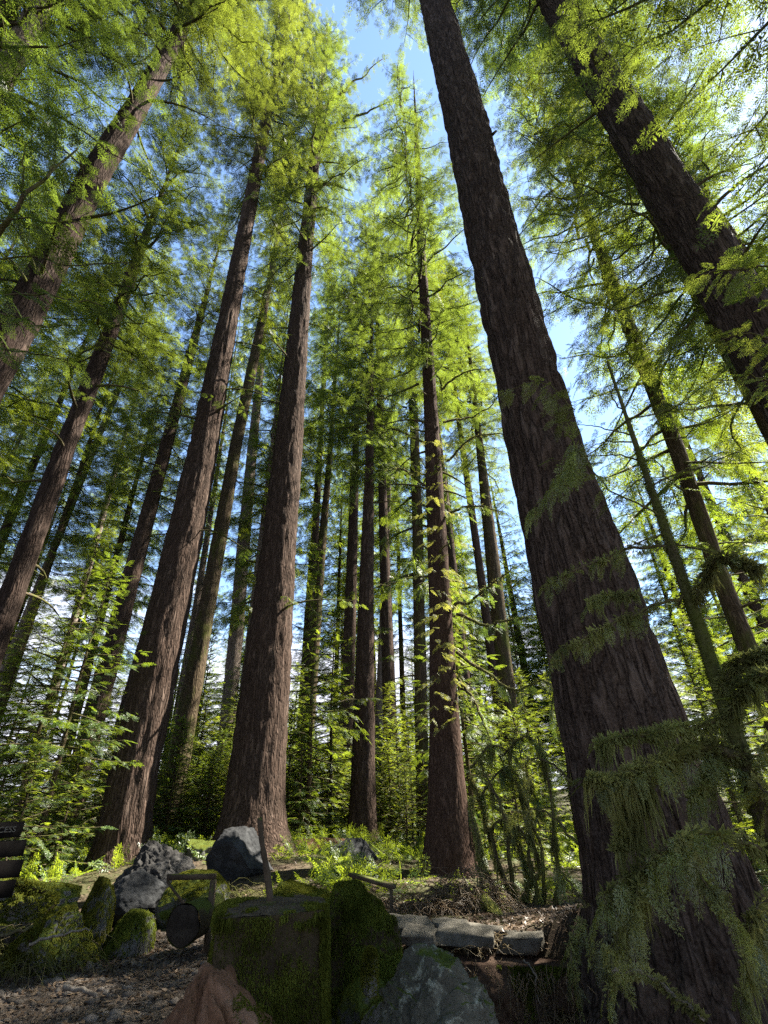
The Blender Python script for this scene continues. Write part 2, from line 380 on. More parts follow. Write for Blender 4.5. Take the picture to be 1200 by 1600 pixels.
def limb_sprays(mb, path, lod, slen, spacing, t0=.15, drp=.45, ang=58, g=rng, roll=.35, taper=.55, jit=.25):
    path = np.asarray(path, float); seg = np.linalg.norm(np.diff(path, axis=0), axis=1); cum = np.concatenate([[0], np.cumsum(seg)]); Lt = cum[-1]
    n = max(3, int(Lt * (1 - t0) / spacing)); t = np.linspace(t0, 1, n) + g.uniform(-.5, .5, n) * (1 - t0) / n; t = np.clip(t, 0, 1)
    pos = np.stack([np.interp(t * Lt, cum, path[:, c]) for c in range(3)], 1)
    T = np.stack([np.interp(t * Lt, cum, np.gradient(path[:, c])) for c in range(3)], 1); T /= np.linalg.norm(T, axis=1, keepdims=True) + 1e-9
    sd_ = np.cross(T, [0, 0, 1.0]); sd_ /= np.linalg.norm(sd_, axis=1, keepdims=True) + 1e-6
    B = []; D = []; L = []
    for sg in (-1, 1):
        a = np.radians(ang + g.normal(0, 12, n))[:, None]
        d = T * np.cos(a) + sg * sd_ * np.sin(a); d[:, 2] -= drp * g.uniform(.1, 1.8, n)
        B.append(pos + g.normal(0, .015, pos.shape)); D.append(d); L.append(slen * (1 - taper * t) * g.uniform(1 - jit, 1 + jit, n))
    d = T[-1:] + [[0, 0, -drp * .5]]; B.append(path[-1:]); D.append(d); L.append([slen * .8])
    place_sprays(mb, lod, np.concatenate(B), np.concatenate(D), np.concatenate(L), roll, g=g)

def crown(seed, Hc, Rc, nb, lod='far', slen=.75, spacing=.26, drp=.5, e_lo=-8, e_hi=38, curve=.10, gap=.26, pw=.6, low=.6, k=4, sub=True):
    """branches and foliage meshes of a conifer crown, z from 0 to Hc about the trunk axis"""
    g = np.random.default_rng(seed); br = MB(); fo = MB()
    for i in range(nb):
        uu = (i + g.uniform(0, 1)) / nb; uu = uu ** .92
        if vn(np.array([uu * 9, i % 5 * 1.7, seed * 3.3]), seed) < gap: continue
        L = Rc * ((1 - uu) ** pw * (low + (1 - low) * min(1, uu * 4)) + .10) * g.uniform(.55, 1.15)
        az = i * 2.39996 + g.normal(0, .35); e = R(e_lo + (e_hi - e_lo) * uu ** 1.4 + g.normal(0, 9))
        s = np.linspace(0, 1, 8); hx = s * L * math.cos(e); wob = np.cumsum(g.normal(0, .035, 8)) * L
        hz = uu * Hc + s * L * math.sin(e) - curve * L * L * .35 * s ** 2 + .12 * L * s ** 4
        dx, dy = math.cos(az), math.sin(az)
        path = np.stack([hx * dx - wob * dy, hx * dy + wob * dx, hz], 1)
        tube(br, path, np.linspace(.018 + .011 * L, .004, 8), k)
        limb_sprays(fo, path, lod, slen * (.55 + .45 * min(1, L / 2.5)), spacing, .18, drp, g=g)
        if sub and L > 1.8:
            for q in range(int(L * 1.3)):
                tt = g.uniform(.25, .85); j = tt * 7; p0 = path[int(j)] + (path[min(7, int(j) + 1)] - path[int(j)]) * (j % 1)
                sg = g.choice([-1, 1]); a2 = az + sg * R(g.uniform(35, 70)); l2 = L * (1 - tt) * g.uniform(.5, .8) + .3
                ss = np.linspace(0, 1, 4)
                p2 = p0 + np.stack([ss * l2 * math.cos(a2), ss * l2 * math.sin(a2), ss * l2 * math.sin(e) * .4 - .25 * l2 * ss ** 2], 1)
                tube(br, p2, np.linspace(.012, .003, 4), 3)
                limb_sprays(fo, p2, lod, slen * .75, spacing, .1, drp, g=g)
    return br, fo

PROTO = {}
def proto(key, leaf, bmat, *a, **kw):
    br, fo = crown(*a, **kw)
    PROTO[key] = dict(H=a[1], R=a[2], leaf=leaf, br=br.mesh('branches', MAT[bmat]), fo=fo.mesh('foliage', MAT[leaf]), nq=fo.n // 4)
proto('oldA', 'leaf_fir', 'twig', 1, 24, 4.9, 120, slen=.85, spacing=.27, drp=.5, curve=.15)
proto('oldB', 'leaf_fir', 'twig', 2, 26, 4.4, 120, slen=.85, spacing=.27, drp=.55, curve=.17)
proto('oldC', 'leaf_cedar', 'twig', 3, 20, 5.0, 100, lod='cedar', slen=.8, spacing=.30, drp=.8, e_lo=-15, curve=.12)
proto('midA', 'leaf_fir', 'twig', 4, 26, 3.9, 130, slen=.8, spacing=.27, drp=.6, gap=.27, curve=.15)
proto('midB', 'leaf_hemlock', 'twig', 5, 22, 3.6, 120, slen=.75, spacing=.26, drp=.55, gap=.27, curve=.17)
proto('midC', 'leaf_fir', 'twig', 6, 28, 3.8, 130, slen=.8, spacing=.27, drp=.6, gap=.28, curve=.15)
proto('bgA', 'leaf_hemlock', 'twig', 7, 26, 3.9, 130, slen=.95, spacing=.36, drp=.6, gap=.27, curve=.13)
proto('bgB', 'leaf_fir', 'twig', 8, 28, 3.7, 135, slen=.95, spacing=.36, drp=.65, gap=.28, curve=.13)
proto('bgC', 'leaf_hemlock', 'twig', 9, 22, 3.7, 120, slen=.9, spacing=.34, drp=.55, gap=.27, curve=.13)
for i in range(4):
    proto('yng%d' % i, 'leaf_young', 'twig', 30 + i, 4.0, 1.35, 64, lod='far' if i < 2 else 'mid', slen=.36 if i < 2 else .38, spacing=.14 if i < 2 else .2, drp=.35, e_lo=0, e_hi=40, curve=.35, gap=.12, pw=.8, low=.7, k=3, sub=False)
proto('pole0', 'leaf_young', 'twig', 41, 9, 1.9, 90, slen=.6, spacing=.24, drp=.45, curve=.2, gap=.22)
proto('pole1', 'leaf_hemlock', 'twig', 42, 11, 2.2, 100, slen=.65, spacing=.25, drp=.5, curve=.2, gap=.25)
print('PROTO quads', {k: v['nq'] for k, v in PROTO.items()})

# ------------------------------------------------------------------ trunks
def trunk_mesh(pts, rad, zbase, segs, rings, ridge, freq, seed, flare, mat, zvis):
    """pts/rad: samples up the trunk in local coords; real ridged bark relief"""
    zs = zbase + (pts[-1, 2] - zbase) * np.linspace(0, 1, rings) ** 1.35
    cx = np.interp(zs, pts[:, 2], pts[:, 0]); cyy = np.interp(zs, pts[:, 2], pts[:, 1]); rr = np.interp(zs, pts[:, 2], rad)
    a = np.arange(segs) * 2 * PI / segs; A, Z = np.meshgrid(a, zs); RR = np.repeat(rr[:, None], segs, 1)
    lobes = vn(np.stack([np.cos(A) * 1.7 + 5, np.sin(A) * 1.7, Z * .12 + seed], -1), seed) 
    RR = RR * (1 + flare * np.exp(-np.maximum(Z, -.3) / .5) * (.35 + 1.1 * lobes)) * (1 + .07 * (lobes - .5))
    q = np.stack([np.cos(A) * RR * freq + 31, np.sin(A) * RR * freq + 17, Z * freq * .2], -1)
    n1 = 1 - np.abs(2 * vn(q, seed) - 1); n2 = 1 - np.abs(2 * vn(q * 2.1 + 9, seed + 3) - 1)
    RR = RR + ridge * (.5 - 1.0 * n1 ** 2 + .4 * (.5 - n2)) + ridge * .25 * (fbm(q * np.array([.3, .3, 1.2]), seed + 8, 3) - .5)
    V = np.stack([cx[:, None] + np.cos(A) * RR, cyy[:, None] + np.sin(A) * RR, Z], -1)
    mb = MB(); i = np.arange(rings - 1)[:, None] * segs; j = np.arange(segs)[None]; j2 = (j + 1) % segs
    mb.add(V, np.stack([i + j, i + j2, i + segs + j2, i + segs + j], -1))
    return mb.mesh('trunk', mat, True)

TREES = {}; KEEP = []
def tree(key, label, samples, d, tip, crown_y=None, crown_z=None, cr=None, crad=1.0, rot=None, mat='bark_fir', segs=40, rings=170, ridge=.025, freq=7, flare=.35, name='old_conifer', dead=0, leafmat=None, group=None, cosw=None, extra=None):
    """trunk measured from the photograph: (x, y, width) samples at horizontal distance d"""
    samples = sorted(samples, key=lambda s: -s[1])
    r0 = ray(samples[0][0], samples[0][1]); hd = np.array([r0[0], r0[1], 0]); hd /= np.linalg.norm(hd)
    pts = []; rad = []
    slope = math.atan2(samples[-1][0] - samples[0][0], samples[0][1] - samples[-1][1])
    for px, py, wd in samples:
        r = ray(px, py); p = CAM + r * (d / np.dot(r, hd)); pts.append(p)
        off = math.atan(abs(px - 600) / math.hypot(F, 800 - py))
        rad.append(wd * math.cos(slope) * .5 * depth(p) / F * (math.cos(off) ** .6))
    pts = np.array(pts); rad = np.array(rad)
    # straight fit below and above
    k = np.polyfit(pts[:, 2], pts[:, 0], 1), np.polyfit(pts[:, 2], pts[:, 1], 1)
    def axis(zq): return np.array([np.polyval(k[0], zq), np.polyval(k[1], zq), zq])
    base = axis(0.3); gz = Hs(base[0], base[1]); base = axis(gz)
    ztip = tip if crown_z is not None or tip > 5 else tip
    allp = [axis(gz - .4), *[.5 * p + .5 * axis(p[2]) if p[2] > gz else axis(p[2]) for p in pts]]
    lowr = rad[0] * 1.04
    allr = [lowr, *rad]
    ok = [i for i in range(len(allp)) if i == 0 or allp[i][2] > gz + .15]
    allp = [allp[i] for i in ok]; allr = [allr[i] for i in ok]
    for i in range(1, len(allr)): allr[i] = min(allr[i], allr[i - 1] * 1.02)
    zt = pts[-1][2]
    tt_ = tip - (.06 * (tip - (crown_z or zt)) if cr or crown_y else 0)
    for f in (.5, 1.0):
        allp.append(axis(zt + (tt_ - zt) * f)); allr.append(max(.015, rad[-1] * (.8 - .8 * f)))
    allp = np.array(allp) - [base[0], base[1], gz]; allr = np.array(allr)
    t = thing(name, label, 'tree', (base[0], base[1], gz), group)
    tm = trunk_mesh(allp, allr, -.4, segs, rings, ridge, freq, sum(map(ord, key)) % 97, flare, MAT[mat], 0)
    link('trunk', tm, t)
    if crown_y is not None:
        pxs = np.interp(crown_y, [s[1] for s in samples][::-1], [s[0] for s in samples][::-1]); r = ray(pxs, crown_y); crown_z = (CAM + r * (d / np.dot(r, hd)))[2]
    TREES[key] = dict(root=t, axis=axis, gz=gz, base=base, tip=tip, cz=crown_z, allp=allp, allr=allr)
    if cr:
        add_crown(t, axis(crown_z) - base, tip - crown_z, cr, crad, rot if rot is not None else (sum(map(ord, key)) * 37 % 360))
    if dead:
        mb = MB(); g = np.random.default_rng(len(label)); zmax = (crown_z or tip) - gz
        for i in range(dead):
            mb = MB(); fo = MB()
            zz = g.uniform(.35 if d < 12 else .25, 1.0) * zmax; c = axis(zz + gz) - base; rr_ = np.interp(zz, allp[:, 2], allr)
            az = g.uniform(0, 2 * PI); L = g.uniform(.4, 2.4); s = np.linspace(0, 1, 7); bend = g.normal(0, .25)
            pth = c + np.stack([math.cos(az) * (rr_ * .8 + s * L), math.sin(az) * (rr_ * .8 + s * L), .18 * L * s - .3 * L * s ** 2], 1) + np.outer(s ** 2 * bend * L, [-math.sin(az), math.cos(az), .2])
            tube(mb, pth, np.linspace(.03 + .008 * L, .006, 7), 5)
            for q in range(int(L * 2)):
                tt = g.uniform(.3, 1); p0 = pth[int(tt * 6)]; v_ = g.normal(0, 1, 3); v_[2] = abs(v_[2]) * .2 - .15; v_ /= np.linalg.norm(v_)
                tube(mb, [p0, p0 + v_ * L * .18, p0 + v_ * L * .3 + [0, 0, -.05 * L]], [.010, .007, .003], 3)
                if g.random() < .5: limb_sprays(fo, np.array([p0, p0 + v_ * L * .2, p0 + v_ * L * .36]), 'mid', .35, .14, .1, .6, g=g)
            lo = mb.build('dead_limb', MAT['twig'], t)
            if fo.n: fo.build('sprigs', MAT['leaf_fir'], lo)
    return t
def add_crown(t, loc, h, cr, crad, rot, leaf=None):
    p = PROTO[cr]; sc = h / p['H']
    for nm, me in (('branches', p['br']), ('foliage', p['fo'])):
        o = link(nm, me, t, loc); o.rotation_euler = (0, 0, R(rot)); o.scale = (crad, crad, sc)

tree('T1', 'thick leaning brown trunk crossing the upper left corner', [(37, 500, 66), (86, 400, 56), (136, 285, 47), (214, 165, 36), (296, 25, 23)], 10.5, 48, crown_z=27, cr='oldA', crad=1.0, segs=64, rings=260, ridge=.03, dead=14, mat='bark_shaded')
tree('T2', 'dark mossy patched trunk running down the left edge of the photo', [(20, 930, 42), (100, 700, 33), (150, 580, 28), (205, 430, 19)], 14, 30, crown_y=560, cr='midC', crad=.95, mat='bark_shaded', dead=10, rot=200)
tree('T3', 'slim reddish trunk just left of the big leaning trunk, base hidden in bushes', [(130, 1185, 38), (185, 980, 33), (235, 790, 24), (300, 545, 14)], 22, 40, crown_y=780, cr='midA', crad=.8, dead=6)
tree('T4', 'tall brown trunk leaning right behind the grey driftwood stump, second thickest on the left', [(194, 1300, 78), (207, 1200, 80), (230, 1100, 76), (252, 1000, 70), (300, 800, 54), (322, 700, 45), (358, 500, 31), (412, 200, 17)], 15.5, 66, crown_y=300, cr='oldA', crad=1.05, rot=40, segs=72, rings=340, ridge=.05, flare=.3, dead=8)
tree('T5', 'orange moss tinted trunk between the two thick left trunks', [(282, 1190, 34), (300, 1080, 32), (315, 1000, 28), (349, 800, 23), (365, 700, 19), (388, 600, 17), (425, 430, 10)], 23, 58, crown_y=520, cr='midB', crad=.85, mat='bark_moss', segs=44, dead=8)
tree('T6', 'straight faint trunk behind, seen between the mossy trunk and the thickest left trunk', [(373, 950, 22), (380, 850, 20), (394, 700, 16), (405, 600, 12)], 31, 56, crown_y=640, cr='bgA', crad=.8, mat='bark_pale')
tree('T7', 'thickest reddish brown trunk left of centre, with flared base behind grey boulder', [(392, 1300, 95), (406, 1150, 83), (422, 1000, 69), (436, 850, 54), (452, 700, 44), (467, 500, 31), (476, 400, 24), (496, 200, 14)], 16, 62, crown_y=420, cr='oldB', crad=1.05, rot=250, segs=80, rings=360, ridge=.05, flare=.6, dead=12)
tree('T8', 'slim mossy trunk standing alone right of the thickest left trunk', [(478, 1210, 17), (486, 1100, 16), (502, 850, 13), (516, 710, 8)], 30, 52, crown_y=760, cr='bgB', crad=.95, mat='bark_moss', dead=4)
tree('T9', 'left trunk of the close pair of straight trunks in the centre', [(535, 1250, 28), (543, 1100, 22), (551, 850, 16), (554, 740, 12)], 28, 42, crown_y=760, cr='bgA', crad=.8, mat='bark_fir')
tree('T10', 'right trunk of the centre pair, rising from behind a dark boulder', [(567, 1300, 41), (567, 1250, 39), (568, 1100, 32), (574, 850, 20), (577, 750, 15)], 20, 40, crown_y=760, cr='midA', crad=.9, mat='bark_fir', segs=48, ridge=.03, dead=6)
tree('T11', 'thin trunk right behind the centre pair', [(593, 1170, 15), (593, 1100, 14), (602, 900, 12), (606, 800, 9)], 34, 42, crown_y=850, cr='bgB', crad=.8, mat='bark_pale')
tree('T12', 'green moss coated trunk directly behind the red cedar trunk', [(660, 1250, 22), (657, 1100, 20), (655, 850, 20), (645, 600, 13), (640, 500, 10)], 22, 54, crown_y=930, cr='midB', crad=1.0, mat='bark_moss', dead=10)
tree('T13', 'dark red cedar trunk right of centre, with small pale sprigs on it', [(700, 1350, 78), (698, 1250, 62), (695, 1150, 49), (691, 1000, 38), (685, 850, 31), (672, 600, 20), (658, 400, 13), (652, 250, 9)], 14, 46, crown_y=600, cr='midC', crad=1.05, mat='bark_cedar', segs=64, rings=300, ridge=.02, freq=10, flare=.3, dead=16, name='cedar')
tree('R', 'largest trunk, deeply furrowed and leaning left, in the right foreground', [(1056, 1400, 262), (1026, 1300, 238), (990, 1200, 212), (960, 1100, 190), (934, 1000, 174), (906, 900, 158), (874, 800, 138), (842, 700, 116), (820, 600, 103), (798, 500, 98), (750, 300, 74), (733, 200, 68), (680, 0, 47)], 7.0, 62, crown_z=36, cr='oldB', crad=1.2, mat='bark_big', segs=240, rings=760, ridge=.07, freq=6.5, flare=.3)
tree('T15', 'thick furrowed trunk slanting across the upper right corner', [(1200, 560, 110), (1106, 390, 98), (1042, 300, 80), (988, 200, 73), (927, 100, 62), (863, 0, 47)], 9.0, 52, crown_z=27, cr='oldA', crad=1.1, rot=120, mat='bark_big', segs=140, rings=460, ridge=.055, freq=6.5, dead=9)
tree('T16', 'medium mossy trunk slanting between the largest trunk and the right edge', [(1115, 880, 30), (1060, 700, 38), (1010, 580, 30), (955, 440, 22)], 16, 46, crown_y=800, cr='midB', crad=1.3, mat='bark_moss', dead=10)
tree('T18', 'shaded mossy trunk below the slanting corner trunk at the right edge', [(1190, 640, 36), (1130, 530, 32)], 13, 40, crown_y=640, cr='midA', crad=1.05, mat='bark_moss')
tree('T19', 'pinkish sunlit trunk in the extreme upper left corner', [(25, 80, 42), (62, 15, 34)], 10, 42, crown_z=23, cr='oldC', crad=1.0, mat='bark_pale', dead=6)
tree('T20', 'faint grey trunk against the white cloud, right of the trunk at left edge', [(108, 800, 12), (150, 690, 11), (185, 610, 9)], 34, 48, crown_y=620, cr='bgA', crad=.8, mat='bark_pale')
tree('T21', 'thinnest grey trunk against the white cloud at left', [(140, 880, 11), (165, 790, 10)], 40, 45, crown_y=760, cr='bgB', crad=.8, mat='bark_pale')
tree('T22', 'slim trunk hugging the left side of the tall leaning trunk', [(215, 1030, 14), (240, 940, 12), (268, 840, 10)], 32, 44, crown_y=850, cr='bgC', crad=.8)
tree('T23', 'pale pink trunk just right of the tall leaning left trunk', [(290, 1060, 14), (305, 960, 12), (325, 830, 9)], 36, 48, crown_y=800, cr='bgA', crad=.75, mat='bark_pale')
tree('T24', 'very thin dark trunk left of the slim mossy centre trunk', [(465, 1180, 9), (480, 950, 7)], 38, 40, crown_y=900, cr='bgC', crad=.75)
tree('T25', 'blurred mossy trunk behind the drooping branches right of the cedar', [(790, 1060, 26), (770, 880, 22)], 24, 38, crown_y=740, cr='bgB', crad=.9, mat='bark_moss')
for kk, (px_, d_, h_, cz_, cr_, lb_) in enumerate(((612, 27, 56, 22, 'bgA', 'tall straight conifer far behind, just left of the moss coated trunk'), (745, 26, 50, 25, 'midB', 'tall feathery conifer rising behind the gap between cedar and largest trunk'), (800, 33, 56, 25, 'bgB', 'dark conifer far behind the left edge of the largest trunk'), (470, 34, 62, 20, 'bgC', 'tall conifer behind, filling the gap right of the thickest left trunk'))):
    x_, y_ = P(px_, 1250, d_)[:2]; KEEP.append((x_, y_, d_, h_, cz_, cr_, lb_))
# off-frame neighbours whose boughs reach into the picture
def plain_tree(name, label, x, y, r0, h, cz, cr, crad, rot, mat, group=None, segs=20, rings=40):
    gz = Hs(x, y); t = thing(name, label, 'tree', (x, y, gz), group)
    lean = rng.normal(0, .012, 2)
    pts = np.array([[lean[0] * z_, lean[1] * z_, z_] for z_ in (-.4, h * .33, h * .66, h * .95)]); rad = np.array([r0 * 1.05, r0 * .82, r0 * .5, .02])
    link('trunk', trunk_mesh(pts, rad, -.4, segs, rings, r0 * .06, 3.2 / max(r0, .1), random.randint(0, 90), .3, MAT[mat], 0), t)
    add_crown(t, (lean[0] * cz, lean[1] * cz, cz), h - cz, cr, crad, rot); return t
for x_, y_, d_, h_, cz_, cr_, lb_ in KEEP: plain_tree('tall_conifer', lb_, x_, y_, .34, h_, cz_, cr_, 1.0, d_ * 31, 'bark_fir')
def at(px, py, d): p = P(px, py, d); return p[0], p[1]
plain_tree('overhanging_hemlock', 'shady hemlock beyond the left edge, dark boughs hanging over upper left', -9.6, 4.4, .42, 34, 8.5, 'midA', 1.12, 10, 'bark_moss')
plain_tree('overhanging_hemlock', 'sunlit hemlock past the right edge, boughs filling the upper right', 9.8, 8.2, .45, 40, 10, 'midC', 1.1, 80, 'bark_moss')
plain_tree('overhanging_hemlock', 'dark hemlock close beyond the right edge, boughs in the top right corner', 7.6, 2.0, .4, 36, 11, 'midA', 1.15, 200, 'bark_moss')
plain_tree('overhanging_hemlock', 'bright hemlock beyond left edge, boughs behind the left edge trunk', -14.5, 12.5, .42, 30, 5, 'midB', 1.35, 130, 'bark_moss')

for i, (x, y) in enumerate(((-6, -5), (1.5, -7), (-13, -2), (7, -6), (-3, -13), (-16, 4), (10, -13), (-11, -11))):  # unseen trees added to cast shade and block sky light from behind
    plain_tree('forest_conifer', 'unseen conifer behind the camera, added to cut sky light', x, y, .4, 38, 7, ('midA', 'bgB')[i % 2], 1.3, i * 50, 'bark_fir', 'unseen conifers added behind the camera')

# ------------------------------------------------------------------ background forest
main = [v['base'] for v in TREES.values()]
g = np.random.default_rng(21); bgpos = []
tries = 0
while len(bgpos) < 46 and tries < 20000:
    tries += 1
    az = R(g.uniform(-60, 44)); d = 23 + 30 * g.uniform(0, 1) ** .9; x, y = d * math.sin(az), d * math.cos(az)
    if any(math.hypot(x - b[0], y - b[1]) < 2.4 for b in main) or any(math.hypot(x - b[0], y - b[1]) < 2.6 for b in bgpos): continue
    if abs(az) < R(4) and d < 34: continue
    if x > -7 and d < 35: continue
    if x < -4 and g.random() < .45: continue
    bgpos.append((x, y, d))
kinds = [('bgA', 'bark_fir'), ('bgB', 'bark_moss'), ('bgC', 'bark_pale'), ('bgB', 'bark_fir')]
for i, (x, y, d) in enumerate(bgpos):
    cr, bm = kinds[i % 4]; hgt = (g.uniform(30, 46) if x < 4 else g.uniform(26, 38)); cz = g.uniform(7, 16) if x < 4 else g.uniform(4, 9)
    plain_tree('forest_conifer', {'bgA': 'brown barked conifer standing deep in the forest behind the clearing', 'bgB': 'mossy dark conifer standing deep in the forest behind the clearing', 'bgC': 'pale barked bright green conifer deep in the forest behind the clearing'}[cr] if bm != 'bark_fir' or cr != 'bgB' else 'grey brown conifer with dark crown deep in the forest', x, y, g.uniform(.16, .38), hgt, cz, cr, g.uniform(.75, 1.1), g.uniform(0, 360), bm, 'conifers deep in the forest', 14, 30)

n = 0
while n < 34:
    az = R(g.uniform(-46, 42)); d = g.uniform(36, 56); x, y = d * math.sin(az), d * math.cos(az)
    if any(math.hypot(x - b[0], y - b[1]) < 2.0 for b in bgpos): continue
    n += 1; bgpos.append((x, y, d)); plain_tree('forest_conifer', 'low crowned bright conifer at the far edge of the forest', x, y, g.uniform(.10, .18), g.uniform(12, 19), g.uniform(1.5, 3.5), ('bgC', 'midB')[n % 2], g.uniform(.75, 1.0), g.uniform(0, 360), 'bark_moss', 'low bright conifers at the far edge of the forest', 14, 30)

# ------------------------------------------------------------------ young trees of the understory
def young(key, x, y, h, label, rot, wide=1.0, group='young hemlocks of the understory', name='young_hemlock'):
    if h > 4.8 and key.startswith('yng'): key = 'pole%d' % (int(rot) % 2)
    gz = Hs(x, y); t = thing(name, label, 'young tree', (x, y, gz), group)
    mb = MB(); zz = np.linspace(-.1, h * 1.0, 7); tube(mb, np.stack([np.sin(zz) * .03, np.cos(zz * .8) * .03 - .03, zz], 1), np.linspace(.012 + .009 * h, .004, 7), 7)
    mb.build('trunk', MAT['bark_moss'], t, True)
    p = PROTO[key]; sc = h * .93 / p['H']
    for nm, me in (('branches', p['br']), ('foliage', p['fo'])):
        o = link(nm, me, t, (0, 0, h * .07)); o.rotation_euler = (0, 0, R(rot)); o.scale = (sc ** .6 * wide, sc ** .6 * wide, sc)
    return t
Y_ = [(150, 17.5, 3.2), (95, 15, 2.4), (25, 14, 2.6), (60, 19, 4.4), (-20, 17, 4.4), (120, 22, 5), (330, 21, 3.6), (345, 25, 5.5), (300, 27, 4.0), (250, 20.5, 2.2), (470, 22, 3.0), (500, 25, 3.4), (455, 19, 2.0), (520, 30, 4.5), (610, 22, 3.2), (635, 19, 2.4), (615, 28, 4.5), (645, 26, 5), (560, 33, 4), (770, 17, 4.4), (800, 20, 5.5), (830, 15, 3.6), (760, 23, 5), (850, 24, 6.5), (810, 12.5, 2.4), (740, 18, 3.0), (1160, 14, 5), (1210, 11, 4), (1110, 18, 6), (1180, 20, 7), (20, 21, 6.5), (180, 26, 6), (400, 30, 6), (700, 30, 7), (900, 28, 7), (-60, 18, 7)]
lab = {0: 'bright young hemlock left of the tall leaning trunk', 10: 'low bright young hemlock just right of the thickest left trunk', 14: 'bright layered young hemlock between the centre trunk and the cedar', 15: 'low spreading young hemlock at the left foot of the cedar', 6: 'sunlit young hemlock between the two thick left trunks', 19: 'feathery young hemlock right of the cedar base', 1: 'bright young hemlock behind the wooden sign', 26: 'young hemlock right of the largest trunk'}
for i, (px, d, h) in enumerate(Y_):
    x, y = at(px, 1300, d)
    young('yng%d' % (i % 4), x, y, h, lab.get(i, 'bright green young hemlock among the trunks'), i * 67, 1.1, None if i in lab else 'young hemlocks of the understory')
g = np.random.default_rng(15); n = 0
while n < 105:
    az = R(g.uniform(-40, 14)); d = g.uniform(18.5, 30); x, y = d * math.sin(az), d * math.cos(az)
    if any(math.hypot(x - b[0], y - b[1]) < 1.0 for b in main): continue
    n += 1; young('yng%d' % (n % 4), x, y, g.uniform(1.8, 4.7), 'bright green young hemlock among the trunks', g.uniform(0, 360), 1.25)
g = np.random.default_rng(25); n = 0
while n < 14:
    az = R(g.uniform(-20, 13)); d = g.uniform(24, 36); x, y = d * math.sin(az), d * math.cos(az)
    if any(math.hypot(x - b[0], y - b[1]) < 1.2 for b in main): continue
    n += 1; young('pole%d' % (n % 2), x, y, g.uniform(5, 9), 'tall slender young conifer in the understory shade', g.uniform(0, 360), 1.1, 'slender pole conifers of the understory', 'pole_conifer')
g = np.random.default_rng(5); n = 0
while n < 175:
    az = R(g.uniform(-60, 60)); d = g.uniform(19, 52); x, y = d * math.sin(az), d * math.cos(az)
    if any(math.hypot(x - b[0], y - b[1]) < 1.3 for b in main): continue
    n += 1; tall = g.random() < .2
    if tall: young('pole%d' % (n % 2), x, y, g.uniform(7, 14), 'tall slender young conifer in the understory shade', g.uniform(0, 360), .9, 'slender pole conifers of the understory', 'pole_conifer')
    else: young('yng%d' % (n % 4), x, y, g.uniform(1.8, 5.5), 'bright green young hemlock among the trunks', g.uniform(0, 360), 1.1)
for px, d, hh, lb in ((75, 15, 7.5, 'dark thin stemmed young conifer leaning at far left'), (30, 17, 9, 'thin pole conifer behind the trunk on the left edge'), (365, 27, 8, 'bright tall young conifer behind the thickest left trunk'), (735, 16, 8, 'tall drooping young conifer right behind the cedar')):
    x, y = at(px, 1250, d); young('pole%d' % (px % 2), x, y, hh, lb, px, 1.0, None, 'pole_conifer')

# low green cover on the forest floor: nobody could count it
g = np.random.default_rng(77); mb = MB(); n = 15000
az = np.radians(g.uniform(-58, 58, n)); d = 10.5 + 34 * g.uniform(0, 1, n) ** 1.3; x = d * np.sin(az); y = d * np.cos(az)
keep = (fbm(np.stack([x * .4, y * .4, 0 * x], -1), 2) > .42) & ((y > 13.2 + 2 * np.sin(x * 1.3)) | (x < -6.5) | ((y > 10) & (g.uniform(0, 1, n) < .3))) ; x, y, d = x[keep], y[keep], d[keep]
zz = H(x, y); a = g.uniform(0, 2 * PI, len(x)); e = g.uniform(.2, 1.3, len(x))
place_sprays(mb, 'far', np.stack([x, y, zz], 1), np.stack([np.cos(a) * np.cos(e), np.sin(a) * np.cos(e), np.sin(e)], 1), g.uniform(.18, .5, len(x)) * (1 + d / 40), .3, g=g)
tag(mb.build('undergrowth', MAT['leaf_young']), kind='stuff', label='low bright green ferny cover on the forest floor')

# ------------------------------------------------------------------ rocks, stumps and logs
def ico(sub):
    bm = bmesh.new(); bmesh.ops.create_icosphere(bm, subdivisions=sub, radius=1); bm.verts.ensure_lookup_table()
    v = np.array([p.co[:] for p in bm.verts]); f = np.array([[q.index for q in fc.verts] for fc in bm.faces]); bm.free(); return v, f
ICO = {k: ico(k) for k in (1, 3, 6, 7)}
def rock_verts(seed, size, facets=12, rough=.10, sub=6, sq=1.0):
    g = np.random.default_rng(seed); v, f = ICO[sub]; p = v.copy()
    if sq != 1: p = np.sign(v) * np.abs(v) ** sq; p /= np.maximum(1, np.linalg.norm(p, axis=1, keepdims=True) ** .25)
    for _ in range(facets):
        nrm = g.normal(0, 1, 3); nrm /= np.linalg.norm(nrm); c = g.uniform(.58, .9)
        dd = p @ nrm - c; p = p - np.outer(np.maximum(dd, 0) * .92, nrm)
    r = (fbm(v * 1.6 + seed, seed) - .5) * rough * 2.2 + (1 - np.abs(2 * fbm(v * 3.4 + seed * 1.7, seed + 5) - 1) - .6) * rough * .9 + (fbm(v * 11 + seed, seed + 9) - .5) * rough * .5
    return p * (1 + r)[:, None] * np.asarray(size), f
